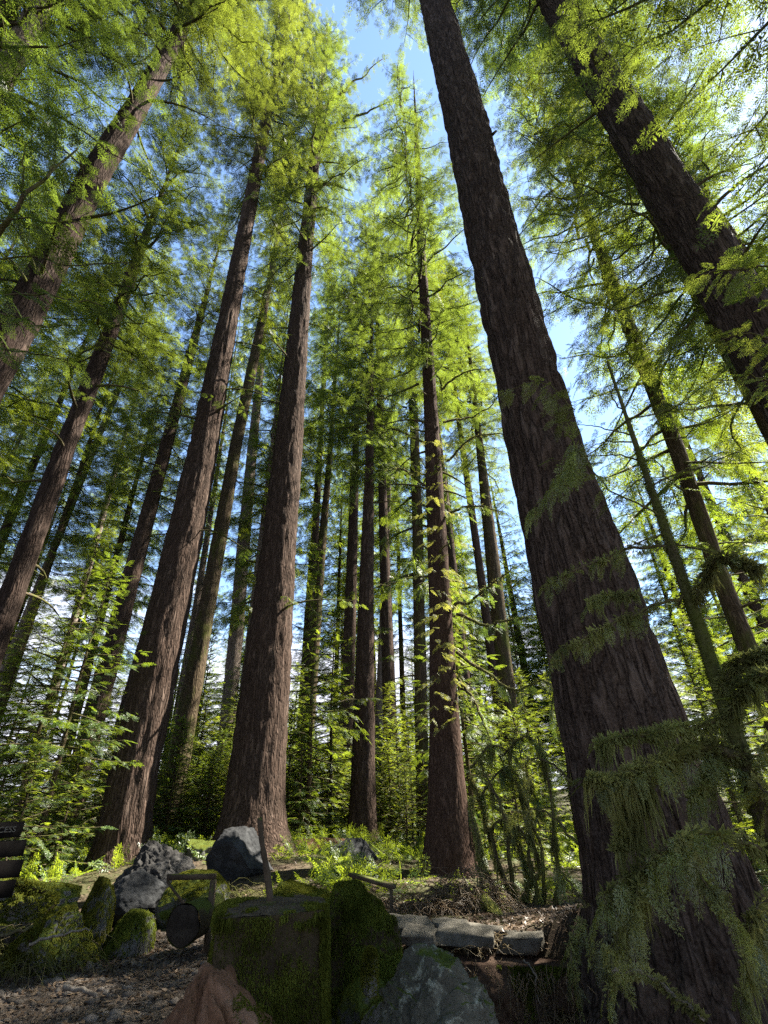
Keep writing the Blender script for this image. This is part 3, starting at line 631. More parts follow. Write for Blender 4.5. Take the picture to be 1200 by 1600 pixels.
def fuzz(mb, V, f, n, L, wd, g, cond=None, down=0., up=.0):
    """little moss blades standing on a triangle mesh"""
    a, b, c = V[f[:, 0]], V[f[:, 1]], V[f[:, 2]]; N = np.cross(b - a, c - a); ar = np.linalg.norm(N, axis=1) / 2; N /= (2 * ar[:, None] + 1e-12)
    w_ = ar.copy()
    if cond is not None: w_ = w_ * cond((a + b + c) / 3, N)
    if w_.sum() <= 0: return
    k = g.choice(len(f), n, p=w_ / w_.sum()); s = g.uniform(0, 1, (n, 2)); fl = s.sum(1) > 1; s[fl] = 1 - s[fl]
    pt = a[k] + (b[k] - a[k]) * s[:, :1] + (c[k] - a[k]) * s[:, 1:]
    d_ = N[k] + g.normal(0, .45, (n, 3)) + [0, 0, up - down]; d_ /= np.linalg.norm(d_, axis=1, keepdims=True)
    sd_ = np.cross(d_, g.normal(0, 1, (n, 3))); sd_ /= np.linalg.norm(sd_, axis=1, keepdims=True)
    l = L * (g.uniform(.3, 1.1, n) * (.45 + 1.3 * fbm(pt * 7, 3)))[:, None]; ww = wd * g.uniform(.6, 1.3, n)[:, None]
    mid = pt + d_ * l * .55; tip = pt + d_ * l + np.array([0, 0, -1]) * l * (.25 + down)
    mb.quads(np.stack([pt - d_ * .004, mid + sd_ * ww, tip, mid - sd_ * ww], 1))
def boulder(name, label, px, py, d, size, seed, mat, rot=0, facets=12, rough=.1, moss=0, mossL=.035, sink=.25, zc_=None, cat='rock', sub=6, down=0., sq=1.0):
    p = P(px, py, d); V, f = rock_verts(seed, size, facets, rough, sub, sq)
    c, s = math.cos(R(rot)), math.sin(R(rot)); V = V @ np.array([[c, s, 0], [-s, c, 0], [0, 0, 1]])
    z0 = p[2] if zc_ is None else zc_
    o = tag(link(name, None, loc=(p[0], p[1], z0)), label, cat) if moss else None
    mb = MB(); mb.add(V, t=f)
    if not moss: return tag(mb.build(name, MAT[mat], None, True, (p[0], p[1], z0)), label, cat)
    mb.build('stone_body' if cat == 'rock' else 'wood_body', MAT[mat], o, True)
    m2 = MB(); g = np.random.default_rng(seed + 50)
    fuzz(m2, V, f, int(moss * 2.2), mossL * .45 * (1 + (rng.uniform(0, 1) - .5) * .3), mossL * .11, g, lambda c_, n_: np.clip(n_[:, 2] * .8 + .1 + 3.2 * (fbm(c_ * 4.5, seed) - .47), 0, 1) ** 1.3 + .02, down)
    m2.build('moss', MAT['moss'], o); return o

# big moss covered stump with the walking stick
def stump():
    c = P(424, 1425, 5.0); r = .455; ztop = P(418, 1424, 4.75)[2]; g = np.random.default_rng(4)
    t = thing('tree_stump', 'large square-sided stump wrapped in dark moss with a flat cut top', 'stump', (c[0], c[1], -.15))
    hh = ztop + .15; segs, rings = 140, 120; a = np.arange(segs) * 2 * PI / segs; zs = np.linspace(0, hh, rings); A, Z = np.meshgrid(a, zs)
    sq = 1 / np.maximum(np.abs(np.cos(A - .25)), np.abs(np.sin(A - .25))); RR = r * (.48 + .52 * np.minimum(sq, 1.33)) * .97 * (1 + .30 * np.exp(-Z / .25))
    q = np.stack([np.cos(A) * 2.2, np.sin(A) * 2.2, Z * 1.1], -1); RR = RR * (1 + .13 * (fbm(q, 4) - .5) + .10 * (fbm(q * np.array([3, 3, .8]), 8) - .5)); RR *= 1 - .05 * (Z / hh)
    V = np.stack([np.cos(A) * RR, np.sin(A) * RR, Z], -1).reshape(-1, 3)
    i = np.arange(rings - 1)[:, None] * segs; j = np.arange(segs)[None]; j2 = (j + 1) % segs
    Q = np.stack([i + j, i + j2, i + segs + j2, i + segs + j], -1).reshape(-1, 4)
    mb = MB(); mb.add(V, Q); mb.build('bark', MAT['mossy_wood'], t, True)
    top = V[-segs:]; mt = MB(); rr = [top * np.array([k, k, 1]) + [0, 0, .018 * (1 - k)] for k in (1.0, .85, .6, .3)]
    tv = np.concatenate(rr + [[[0, 0, hh + .018]]]); tv[:, 2] += (fbm(tv * np.array([9, 9, 0]), 3) - .5) * .025 + .004
    tq = np.concatenate([np.stack([k * segs + np.arange(segs), k * segs + (np.arange(segs) + 1) % segs, (k + 1) * segs + (np.arange(segs) + 1) % segs, (k + 1) * segs + np.arange(segs)], 1) for k in range(3)])
    mt.add(tv, tq, np.stack([3 * segs + np.arange(segs), 3 * segs + (np.arange(segs) + 1) % segs, np.full(segs, 4 * segs)], 1)); mt.build('cut_top', MAT['cut_top'], t)
    f = np.concatenate([Q[:, [0, 1, 2]], Q[:, [0, 2, 3]]]); m2 = MB()
    fuzz(m2, V, f, 52000, .016, .0036, g, lambda c_, n_: np.clip(3.0 * (fbm(c_ * np.array([5, 5, 3]), 6) - .47), 0, 1) + .03, .5)
    fuzz(m2, V, f, 16000, .03, .006, g, lambda c_, n_: (np.abs(np.arctan2(c_[:, 1], c_[:, 0]) + .35) < .22) * 1.0 + (c_[:, 2] > hh - .07) * .5 * (fbm(c_ * 5, 2) > .5), .6)
    ft = np.concatenate([tq[:, [0, 1, 2]], tq[:, [0, 2, 3]]]); fuzz(m2, tv, ft, 5000, .02, .0045, g, lambda c_, n_: (np.hypot(c_[:, 0], c_[:, 1]) > .30) * (fbm(c_ * 5, 12) > .5) * 1.0, .1)
    m2.build('moss', MAT['moss'], t)
    # stick
    b = P(423, 1414, 5.0); tp = P(405, 1278, 5.05); b[2] = ztop + .0
    s = tag(link('walking_stick', None, loc=b), 'weathered wooden stick standing upright on the cut stump', 'stick')
    mb = MB(); pts = smooth_path([np.zeros(3), (tp - b) * .35 + [.004, 0, 0], (tp - b) * .7 - [.004, 0, 0], tp - b], 14); rad = np.linspace(.028, .018, 14) * (1 + .12 * rng.normal(0, 1, 14).clip(-1, 1)); tube(mb, pts, rad, 9); mb.build('shaft', MAT['timber'], s, True)
    box(m := MB(), [.0, .0, .012], (.10, .05, .022), None, .004); m.build('foot', MAT['timber'], s)
stump()
boulder('mossy_stump', 'tall stump buried in bright green moss, right of the flat-topped stump', 553, 1385, 6.0, (.40, .42, .66), 61, 'mossy_wood', 20, 9, .15, 30000, .045, zc_=.24, cat='stump', down=.5, sq=.55)
boulder('mossy_stump', 'low rounded hump of green moss behind the flat-topped stump', 478, 1392, 6.9, (.5, .45, .5), 62, 'mossy_wood', 50, 8, .15, 20000, .04, zc_=.42, cat='stump', down=.3)
boulder('lichen_boulder', 'large pale lichen-spotted rock at the bottom centre', 664, 1545, 4.9, (.50, .44, .66), 64, 'rock_lichen', 15, 8, .17, 2500, .02, zc_=-.12, sub=7, sq=.62)
boulder('boulder', 'dark grey rock wedged between the mossy stump and the lichen rock', 575, 1545, 5.1, (.26, .3, .42), 65, 'rock_mossy', 60, 12, .12, 5000, .025, zc_=.0)
boulder('moss_tuft_rock', 'narrow stone finger capped by a bright moss tuft', 580, 1505, 4.8, (.07, .07, .16), 66, 'rock_mossy', 0, 6, .12, 5000, .03, zc_=.5, sub=6)
boulder('boulder', 'broad dark grey boulder leaning against the thickest left trunk', 368, 1380, 13.0, (.82, .7, .66), 67, 'rock_grey', 30, 14, .13, sub=7, zc_=.48)
boulder('boulder', 'rounded dark boulder at the foot of the centre trunk', 549, 1360, 15.5, (.85, .7, .55), 68, 'rock_grey', 0, 12, .12, zc_=.22)
boulder('driftwood_stump', 'upturned grey weathered root stump in front of tall leaning trunk', 240, 1362, 11.5, (.66, .55, .60), 69, 'grey_wood', 70, 7, .3, cat='stump', zc_=.5, sub=7)
boulder('boulder', 'flat grey stone below the driftwood stump', 215, 1395, 10.8, (.7, .5, .35), 70, 'rock_grey', 10, 10, .12, zc_=.35)
boulder('mossy_boulder', 'mossy hump topped by yellow green moss at lower left', 95, 1430, 8.6, (.46, .42, .38), 71, 'rock_mossy', 0, 5, .24, 26000, .05, zc_=.20, down=.6, sq=.8)
boulder('mossy_boulder', 'upright pale green mossy slab left of the driftwood stump', 152, 1408, 9.0, (.20, .26, .46), 72, 'rock_mossy', 30, 4, .2, 16000, .05, zc_=.32, down=.9, sq=.7)
boulder('mossy_boulder', 'squat dark stone with trailing moss on the right side', 205, 1430, 8.8, (.28, .3, .30), 73, 'rock_mossy', 0, 5, .18, 9000, .05, zc_=.13, down=.9, sq=.65)
boulder('mossy_boulder', 'dark mossy mound behind the wooden sign boards', 45, 1385, 10.0, (.8, .55, .42), 74, 'rock_mossy', 0, 6, .26, 18000, .05, zc_=.35, down=.4)
boulder('mossy_log', 'sunlit mossy log end under the wooden frame', 305, 1388, 10.2, (.55, .5, .42), 75, 'rock_mossy', 20, 7, .12, 16000, .035, zc_=.30, cat='log')
boulder('rotten_log', 'dark fallen trunk section between the two trunks behind', 505, 1362, 17.5, (1.1, .5, .32), 76, 'rot_wood', 0, 7, .14, cat='log', zc_=.38)
boulder('boulder', 'low dark rock at the left foot of the thickest trunk', 318, 1345, 15.0, (.7, .6, .5), 77, 'rock_mossy', 0, 10, .14, 5000, .03, zc_=.5)

def red_chunk():
    # slanted block of rotten red wood with deep grooves along the grain
    c = P(345, 1560, 3.9); g = np.random.default_rng(9); V, f = ICO[7]; p = V.copy()
    for nrm, cc in (((0, 0, 1), .86), ((-.75, -.3, .6), .62), ((.62, -.1, .78), .60), ((0, -1, .15), .6), ((.9, .2, .1), .75), ((-.95, 0, -.1), .7), ((.2, .9, .2), .7), ((-.25, -.75, .6), .62)):
        nrm = np.array(nrm) / np.linalg.norm(nrm); dd = p @ nrm - cc; p = p - np.outer(np.maximum(dd, 0) * .95, nrm)
    gd = np.array([.55, 0, -.83]); sdv = np.array([.83, 0, .55])
    s1 = p @ sdv; s2 = p[:, 1]; s3 = p @ gd
    gr = 1 - np.abs(2 * vn(np.stack([s1 * 5.5, s2 * 3, s3 * .7], -1) + 3, 4) - 1)
    cr_ = 1 - np.abs(2 * vn(np.stack([s1 * 14, s2 * 7, s3 * 1.2], -1) + 8, 6) - 1)
    r = -.15 * gr ** 6 - .05 * cr_ ** 4 + (fbm(p * 2.4, 7) - .5) * .12 + (fbm(p * np.array([9, 9, 9]), 17) - .5) * .05
    W = p * (1 + r)[:, None] * np.array([.56, .45, .62])
    o = tag(link('rotten_wood_chunk', None, loc=(c[0], c[1], .24)), 'reddish brown chunk of grooved rotten wood at bottom left of the stump', 'log')
    mb = MB(); mb.add(W, t=f); mb.build('wood_body', MAT['rot_wood'], o, True)
    m2 = MB(); fuzz(m2, W, f, 5000, .016, .0035, g, lambda c_, n_: (c_[:, 0] > .08) * np.clip(n_[:, 2] * 1.2 - .2, 0, 1) * (fbm(c_ * 7, 3) > .52), .2); m2.build('moss', MAT['moss'], o)
red_chunk()

# stone slabs along the lip of the bank
for (px, py, d, s, rz, lb) in ((640, 1447, 7.4, (.50, .34, .09), 4, 'pale flat stone at the left end of the ledge'), (655, 1462, 7.0, (.42, .28, .10), -6, 'small paving stone in front of the pale flat stone'), (705, 1448, 7.5, (.42, .26, .10), -8, 'rear stone block in the middle of the ledge'), (725, 1464, 7.0, (.62, .26, .12), -14, 'long front stone block on the lip of the ledge'), (765, 1458, 7.4, (.48, .3, .11), -10, 'stone block right of the middle of the ledge'), (812, 1474, 7.1, (.42, .36, .14), -20, 'chipped stone at the right end of the ledge')):
    p = P(px, py, d); g = np.random.default_rng(px); bm = bmesh.new(); bmesh.ops.create_cube(bm, size=1)
    for v in bm.verts: v.co = Vector((v.co.x * s[0], v.co.y * s[1], v.co.z * s[2])) + Vector(g.normal(0, 1, 3) * np.array([.035, .03, .012]))
    bmesh.ops.bevel(bm, geom=bm.edges[:], offset=.008, segments=1, affect='EDGES'); bmesh.ops.subdivide_edges(bm, edges=bm.edges[:], cuts=5, use_grid_fill=True)
    for v in bm.verts: v.co += v.normal * float((fbm(np.array(v.co[:]) * 14 + px, 3) - .5) * .05)
    me = bpy.data.meshes.new('ledge_stone'); bm.to_mesh(me); bm.free(); me.materials.append(MAT['rock_slab']); me.polygons.foreach_set('use_smooth', np.ones(len(me.polygons), bool))
    o = link('ledge_stone', me, loc=p); o.rotation_euler = (g.normal(0, .05), g.normal(0, .05), R(rz)); tag(o, lb, 'stone', 'stones along the ledge')

# frame of weathered timber and the cut log beneath it
def timber():
    a, b = P(262, 1371, 8.6), P(334, 1369, 8.3); f = P(329, 1432, 8.2); f2 = P(296, 1424, 8.4)
    o = thing('timber_stand', 'small weathered timber stand with one post and a diagonal brace', 'stand', (f[0], f[1], f[2]))
    L = lambda p: p - f
    mb = MB(); beam(mb, L(a), L(b) + [.02, 0, 0], .06, .06); mb.build('rail', MAT['timber'], o)
    mb = MB(); beam(mb, L(f) - [0, 0, .35], L(b) - [0, 0, .034], .065, .065, (0, 1, 0)); mb.build('post', MAT['timber'], o)
    mb = MB(); beam(mb, L(a) - [0, 0, .034], L(f2), .03, .03, (0, 1, 0)); mb.build('brace', MAT['timber'], o)
    # log
    c = P(286, 1446, 7.9); t = thing('cut_log', 'short round log lying with its dark sawn end forward', 'log', c)
    ax = np.array([.12, 1, .02]); ax /= np.linalg.norm(ax); s = np.linspace(0, .8, 12); g = np.random.default_rng(3)
    mb = MB(); pts = np.outer(s, ax); tube(mb, pts, .20 * (1 + .03 * g.normal(0, 1, 12)), 40); mb.build('bark', MAT['mossy_wood'], t, True)
    k = 40; aa = np.arange(k) * 2 * PI / k; T, N, B = frames(pts); ring = lambda q, dz: -ax * dz + .20 * q * (np.cos(aa)[:, None] * N[0] + np.sin(aa)[:, None] * B[0]) * (1 + .04 * np.sin(aa * 5)[:, None])
    V = np.concatenate([ring(1.0, 0.002), ring(.93, .012), ring(.5, .010), [-ax * .016]]); Q = np.concatenate([np.stack([m_ * k + np.arange(k), m_ * k + (np.arange(k) + 1) % k, (m_ + 1) * k + (np.arange(k) + 1) % k, (m_ + 1) * k + np.arange(k)], 1) for m_ in (0, 1)])
    mb = MB(); mb.add(V, Q, np.stack([2 * k + np.arange(k), 2 * k + (np.arange(k) + 1) % k, np.full(k, 3 * k)], 1)); mb.build('sawn_end', MAT['log_dark'], t)
    # low plank rail on the right
    a, b = P(548, 1366, 9.6), P(616, 1386, 9.0); o = thing('plank_rail', 'low grey plank on a short post, behind the mossy stump', 'plank', (a[0], a[1], a[2] - .45))
    org = np.array([a[0], a[1], a[2] - .45]); mb = MB(); beam(mb, a - org, b - org, .10, .05); mb.build('plank', MAT['timber'], o)
    for p_ in (a + (b - a) * .08, a + (b - a) * .93):
        mb = MB(); beam(mb, p_ - org - [0, 0, .55], p_ - org - [0, 0, .027], .05, .05, (0, 1, 0)); mb.build('post', MAT['timber'], o)
timber()

# wooden sign at the left edge
def sign():
    d = 8.0; o_p = P(-50, 1400, d); o = thing('wooden_sign', 'dark wooden sign of stacked boards cropped by the left edge', 'sign', (o_p[0], o_p[1], Hs(o_p[0], o_p[1])))
    org = np.array(o.location)
    tdir = P(30, 1300, d) - P(-60, 1300, d); tdir[2] = 0; tdir /= np.linalg.norm(tdir); nrm = np.array([tdir[1], -tdir[0], 0])
    mb = MB(); c = P(-62, 1330, d) + [0, 0, 0]; beam(mb, [c[0] - org[0], c[1] - org[1], -.3], [c[0] - org[0], c[1] - org[1], P(-62, 1265, d)[2] - org[2]], .1, .1, (0, 1, 0)); mb.build('post', MAT['board'], o)
    for i, (y0, y1, xr, txt) in enumerate(((1283, 1307, 36, 'ACCESS'), (1312, 1336, 39, 'Y'), (1342, 1368, 33, ''), (1374, 1398, 22, 'Y'))):
        a, b = P(-150, (y0 + y1) / 2, d), P(xr, (y0 + y1) / 2, d); zc0 = P(xr, (y0 + y1) / 2, d)[2]; a = b - tdir * 1.75; hh = (P(xr, y0, d) - P(xr, y1, d))[2]
        ctr = (a + b) / 2 - nrm * -.085; ctr[2] = zc0
        mb = MB(); box(mb, ctr - org, (1.75, .04, hh), np.stack([tdir, -nrm, [0, 0, 1]], 1), .004); bo = mb.build('board', MAT['board'], o)
        if txt:
            cu = bpy.data.curves.new('lettering', 'FONT'); cu.body = txt; cu.size = hh * .52; cu.extrude = .004; cu.align_x = 'RIGHT'; cu.align_y = 'CENTER'
            tmp = bpy.data.objects.new('lettering', cu); COL.objects.link(tmp); bpy.context.view_layer.update()
            me = bpy.data.meshes.new_from_object(tmp); COL.objects.unlink(tmp); bpy.data.objects.remove(tmp)
            me.materials.clear(); me.materials.append(MAT['letter']); lo = link('lettering', me, bo)
            pos = ctr - org + tdir * (.875 - (.07 if len(txt) > 1 else .26)) + nrm * .024
            lo.matrix_local = Matrix(((tdir[0], 0, nrm[0], pos[0]), (tdir[1], 0, nrm[1], pos[1]), (0, 1, 0, pos[2]), (0, 0, 0, 1)))
sign()

# heap of dry cedar twigs at the foot of the cedar
def heap(name, label, px, py, d, rx, rz, n, L, mat, seed):
    p = P(px, py, d); gz = Hs(p[0], p[1]); g = np.random.default_rng(seed); mb = MB()
    for i in range(n):
        a = g.uniform(0, 2 * PI); rr = math.sqrt(g.uniform(0, 1)); b = np.array([math.cos(a) * rr * rx, math.sin(a) * rr * rx * .7, (1 - rr ** 1.6) * rz * g.uniform(.3, 1)])
        a2 = a + g.normal(0, 1.0); l = L * g.uniform(.4, 1.2); s = np.linspace(0, 1, 5)
        pt = b + np.stack([math.cos(a2) * s * l, math.sin(a2) * s * l, s * l * g.uniform(0, .9) - l * 1.0 * s ** 2], 1); pt[:, 2] = np.maximum(pt[:, 2], -.03)
        tube(mb, pt, np.linspace(.006, .002, 5), 3)
        for q in range(3):
            t_ = g.uniform(.2, .9); p0 = pt[int(t_ * 4)]; v_ = g.normal(0, 1, 3) * l * .18; v_[2] = -abs(v_[2])
            tube(mb, [p0, p0 + v_ * .6, p0 + v_ + [0, 0, -.02]], [.003, .0025, .001], 3)
    return tag(mb.build(name, MAT[mat], None, False, (p[0], p[1], gz)), label, 'brush heap')
heap('brush_heap', 'tangled heap of dry tan twigs at the foot of the cedar', 728, 1412, 9.2, .65, .55, 420, .5, 'dry', 3)
heap('brush_heap', 'dark tangle of mossy twigs at lower left beside the mossy hump', 50, 1440, 8.6, .7, .45, 200, .6, 'twig', 6)
heap('brush_heap', 'dry twigs fallen at the left foot of the largest trunk', 870, 1462, 6.6, .5, .15, 200, .35, 'twig', 18)
heap('brush_heap', 'brown litter of twigs on the mound against the foot of the largest trunk', 885, 1440, 6.9, .6, .22, 260, .3, 'dry', 8)
heap('brush_heap', 'thin brown twig litter strewn over the ledge stones', 730, 1446, 7.3, .8, .06, 150, .22, 'dry', 9)
heap('brush_heap', 'dark tangle of twigs in front of the grey boulder at the thickest left trunk', 350, 1402, 11.2, .9, .3, 200, .5, 'twig', 10)
heap('brush_heap', 'flatter scatter of brown twigs left of the tan heap', 650, 1415, 9.0, .7, .28, 220, .45, 'dry', 4)

# ------------------------------------------------------------------ mossy limbs drawn at their true distance
def strands(mb, path, n, L, g, wd=.010, t0=0.):
    """hanging moss: clumps of curved tapering threads below a limb"""
    path = np.asarray(path, float); nc = max(4, n // 22); ci = g.uniform(t0, 1, nc); cl = g.uniform(.12, 1, nc) ** 1.6; cs = g.normal(0, .12, (nc, 2))
    c = g.integers(0, nc, n); i = np.clip(ci[c] + g.normal(0, .012, n), 0, 1) * (len(path) - 1); k = i.astype(int).clip(0, len(path) - 2); f = (i - k)[:, None]
    b = path[k] * (1 - f) + path[k + 1] * f + g.normal(0, .014, (n, 3))
    l = (L * cl[c] * g.uniform(.25, 1.05, n))[:, None]; th = g.uniform(0, 2 * PI, n); s = np.stack([np.cos(th), np.sin(th), 0 * th], 1); ww = wd * g.uniform(.35, 1.0, n)[:, None]
    sw = np.concatenate([cs[c] + g.normal(0, .07, (n, 2)), np.full((n, 1), -1.0)], 1); pts = [b + sw * l * q + np.concatenate([g.normal(0, .035, (n, 2)), np.zeros((n, 1))], 1) * l * (q > 0) for q in (0, .3, .65, 1)]
    wq = (.9, 1.0, .65, .1)
    for q in range(3): mb.quads(np.stack([pts[q] - s * ww * wq[q], pts[q + 1] - s * ww * wq[q + 1], pts[q + 1] + s * ww * wq[q + 1], pts[q] + s * ww * wq[q]], 1))
def sleeve(mb, path, rad, n, L, g):
    path = np.asarray(path, float); T, N, B = frames(path); i = g.uniform(0, 1, n) * (len(path) - 1); k = i.astype(int).clip(0, len(path) - 2); f = (i - k)[:, None]
    b = path[k] * (1 - f) + path[k + 1] * f; th = g.uniform(0, 2 * PI, n)[:, None]; r_ = np.interp(i, range(len(path)), np.broadcast_to(rad, (len(path),)))[:, None]
    d_ = N[k] * np.cos(th) + B[k] * np.sin(th); pt = b + d_ * r_; d2 = d_ + g.normal(0, .4, (n, 3)) + [0, 0, -.3]; d2 /= np.linalg.norm(d2, axis=1, keepdims=True)
    s = np.cross(d2, g.normal(0, 1, (n, 3))); s /= np.linalg.norm(s, axis=1, keepdims=True); l = L * g.uniform(.4, 1.3, n)[:, None]; ww = l * .16
    mb.quads(np.stack([pt, pt + d2 * l * .5 + s * ww, pt + d2 * l, pt + d2 * l * .5 - s * ww], 1))
class Limbs:
    """every limb is a branch part of its tree, with its own foliage and moss below it"""
    def __init__(s, root, seed, leaf, mossm='hang_moss', bark='twig'): s.o = np.array(root.location); s.root = root; s.g = np.random.default_rng(seed); s.m = (leaf, mossm, bark)
    def limb(s, px, r0, r1=.004, fol=None, moss=None, slv=0, n=18):
        pth = smooth_path([P(*q) for q in px], n) - s.o; lt = np.linalg.norm(pth[-1] - pth[0]); wv = np.cumsum(s.g.normal(0, .012, (n, 3)), 0) * lt; pth += (wv - np.linspace(0, 1, n)[:, None] * wv[-1]) ; pth[1:-1] += s.g.normal(0, .006, (n - 2, 3)) * min(1, r0 / .02)
        rad = np.linspace(r0, r1, n); br = MB(); fo = MB(); mo = MB()
        tube(br, pth, rad, 7)
        if fol: limb_sprays(fo, pth, fol.get('lod', 'near'), fol['len'], fol['sp'], fol.get('t0', .2), fol.get('drp', .5), g=s.g, roll=.3, taper=fol.get('tp', .5), ang=fol.get('ang', 55))
        if moss: strands(mo, pth, moss[0], moss[1], s.g, moss[2] if len(moss) > 2 else .010)
        if slv: sleeve(mo, pth, rad + .006, slv, .05, s.g)
        b = br.build('branch', MAT[s.m[2]], s.root, True)
        if fo.n: fo.build('foliage', MAT[s.m[0]], b)
        if mo.n: mo.build('moss', MAT[s.m[1]], b)
        return pth

# near mossy sapling right of the giant
tree('T17', 'slim near sapling hung with moss, in front of the right edge of the largest trunk', [(1155, 1170, 31), (1120, 1060, 26), (1080, 940, 21), (1040, 830, 16), (1000, 715, 10), (978, 650, 7)], 4.6, 5.7, crown_z=5.6, mat='bark_near', segs=28, rings=140, ridge=.006, freq=30, flare=.2, name='mossy_sapling')
tq = TREES['T17']; mq = MB(); zq = np.linspace(0, 5, 40); sleeve(mq, np.stack([np.interp(zq, tq['allp'][:, 2], tq['allp'][:, c]) for c in range(3)], 1), np.interp(zq, tq['allp'][:, 2], tq['allr']), 16000, .018, rng); mq.build('moss', MAT['moss'], tq['root'])
L = Limbs(TREES['T17']['root'], 11, 'leaf_near')
D = 4.6
for tn in ([(978, 650, D), (960, 610, D), (1000, 570, D + .1)], [(980, 655, D), (1060, 640, D - .2), (1160, 600, D - .5)], [(985, 680, D), (930, 665, D - .1), (880, 660, D - .2)], [(990, 690, D), (940, 690, D), (900, 720, D)], [(1000, 715, D), (930, 712, D - .2), (860, 720, D - .4)], [(1018, 760, D), (1100, 720, D - .1), (1200, 685, D - .3)], [(1000, 700, D), (1090, 670, D - .2), (1180, 610, D - .3)], [(1010, 740, D), (980, 760, D - .1), (950, 790, D)], [(1050, 850, D), (1110, 855, D - .1), (1160, 850, D - .3)], [(1040, 830, D), (990, 850, D - .1), (960, 880, D)]):
    L.limb(tn, .009, .002, dict(len=0.202, sp=0.280, t0=.35, drp=.3), None, 0)
L.limb([(1035, 818, D), (960, 770, D - .2), (900, 700, D - .5), (868, 650, D - .6)], .010, .003, dict(len=0.381, sp=0.123, t0=.4, drp=.9))
L.limb([(905, 690, D - .5), (880, 740, D - .55), (830, 800, D - .6)], .006, .002, dict(len=0.381, sp=0.079, t0=.0, drp=.7, ang=40))
L.limb([(900, 640, D - .5), (850, 600, D - .55), (790, 610, D - .6)], .006, .002, dict(len=0.336, sp=0.105, t0=.0, drp=.7, ang=45))
L.limb([(1050, 855, D), (980, 860, D - .1), (900, 890, D - .3), (860, 915, D - .4)], .016, .004, dict(len=0.269, sp=0.123, t0=.3, drp=.8), (160, .10), 300)
L.limb([(1075, 930, D), (1000, 960, D - .2), (930, 990, D - .4), (860, 1040, D - .6)], .015, .004, dict(len=0.269, sp=0.105, t0=.25, drp=.8), (300, .16), 300)
L.limb([(1000, 930, D - .1), (960, 930, D - .2), (920, 945, D - .3)], .010, .003, dict(len=0.224, sp=0.123, t0=.1, drp=.9), (500, .22, .006), 200)
L.limb([(1085, 945, D), (1120, 875, D - .1), (1190, 890, D - .2)], .022, .006, dict(len=0.224, sp=0.210, t0=.5), (540, .28), 1400)
L.limb([(1130, 1080, D), (1160, 1040, D - .1), (1215, 1020, D - .2)], .030, .012, dict(len=0.280, sp=0.175, t0=.3, drp=.8), (420, .30), 1600)
L.limb([(1140, 1120, D), (1165, 1070, D - .2), (1220, 1050, D - .4)], .030, .012, dict(len=0.280, sp=0.175, t0=.3, drp=.8), (360, .25), 1400)
L.limb([(1140, 1128, D), (1070, 1135, D - .2), (1000, 1150, D - .4), (930, 1165, D - .5)], .020, .004, dict(len=0.134, sp=0.175, t0=.6, drp=.8), (900, .24, .007), 1500)
L.limb([(1160, 1180, D), (1090, 1175, D - .2), (1010, 1215, D - .5), (960, 1225, D - .6), (915, 1215, D - .65)], .038, .006, dict(len=0.336, sp=0.096, t0=.25, drp=.9), (792, .42, .008), 2600)
L.limb([(1010, 1210, D - .5), (985, 1240, D - .5), (965, 1330, D - .5)], .03, .008, None, (504, .62, .008), 1600)
L.limb([(1120, 1165, D), (1110, 1200, D - .2), (1080, 1250, D - .3)], .02, .006, dict(len=0.336, sp=0.105, t0=.1, drp=1.1), (324, .4, .007), 900)
L.limb([(1185, 1330, D - .1), (1110, 1300, D - .4), (1055, 1320, D - .6), (990, 1360, D - .7), (945, 1400, D - .75)], .016, .004, dict(len=0.448, sp=0.079, t0=.25, drp=1.2), (324, .36, .006), 700)
L.limb([(1060, 1310, D - .6), (1100, 1370, D - .7), (1140, 1420, D - .7)], .008, .003, dict(len=0.336, sp=0.088, t0=.1, drp=1.2), (72, .25), 200)
L.limb([(1000, 1375, D - .7), (985, 1420, D - .75), (965, 1470, D - .8)], .008, .003, dict(len=0.336, sp=0.088, t0=.0, drp=1.2), (180, .3, .006), 200)
L.limb([(1210, 1400, D - .3), (1180, 1430, D - .5), (1165, 1500, D - .6)], .008, .003, dict(len=0.314, sp=0.105, t0=.1, drp=1.2), (180, .3), 200)
L.limb([(1180, 1200, D), (1200, 1160, D - .2), (1230, 1180, D - .3)], .014, .004, dict(len=0.403, sp=0.088, t0=.0, drp=.7), None, 300)
L.limb([(1190, 1250, D), (1180, 1220, D - .3), (1215, 1250, D - .4)], .012, .004, dict(len=0.381, sp=0.088, t0=.0, drp=.8), None, 200)

# lime boughs reaching in at the upper right from a small tree beyond the edge
rt = plain_tree('leafy_sapling', 'sapling beyond the right edge with a lime green bough over the corner trunk', 6.9, 4.6, .09, 10, 9.2, 'yng2', 1.0, 0, 'bark_near')
L = Limbs(rt, 12, 'leaf_lime')
L.limb([(1330, 470, 7.2), (1230, 420, 6.4), (1140, 425, 5.8), (1085, 435, 5.5)], .02, .003, dict(len=.62, sp=.12, t0=.2, drp=.25))
L.limb([(1330, 540, 7.2), (1240, 530, 6.4), (1170, 525, 5.9), (1120, 530, 5.6)], .018, .003, dict(len=.55, sp=.12, t0=.2, drp=.3))
L.limb([(1330, 640, 7.4), (1240, 600, 6.6), (1170, 585, 6.0), (1100, 600, 5.7)], .018, .003, dict(len=.5, sp=.16, t0=.2, drp=.4))

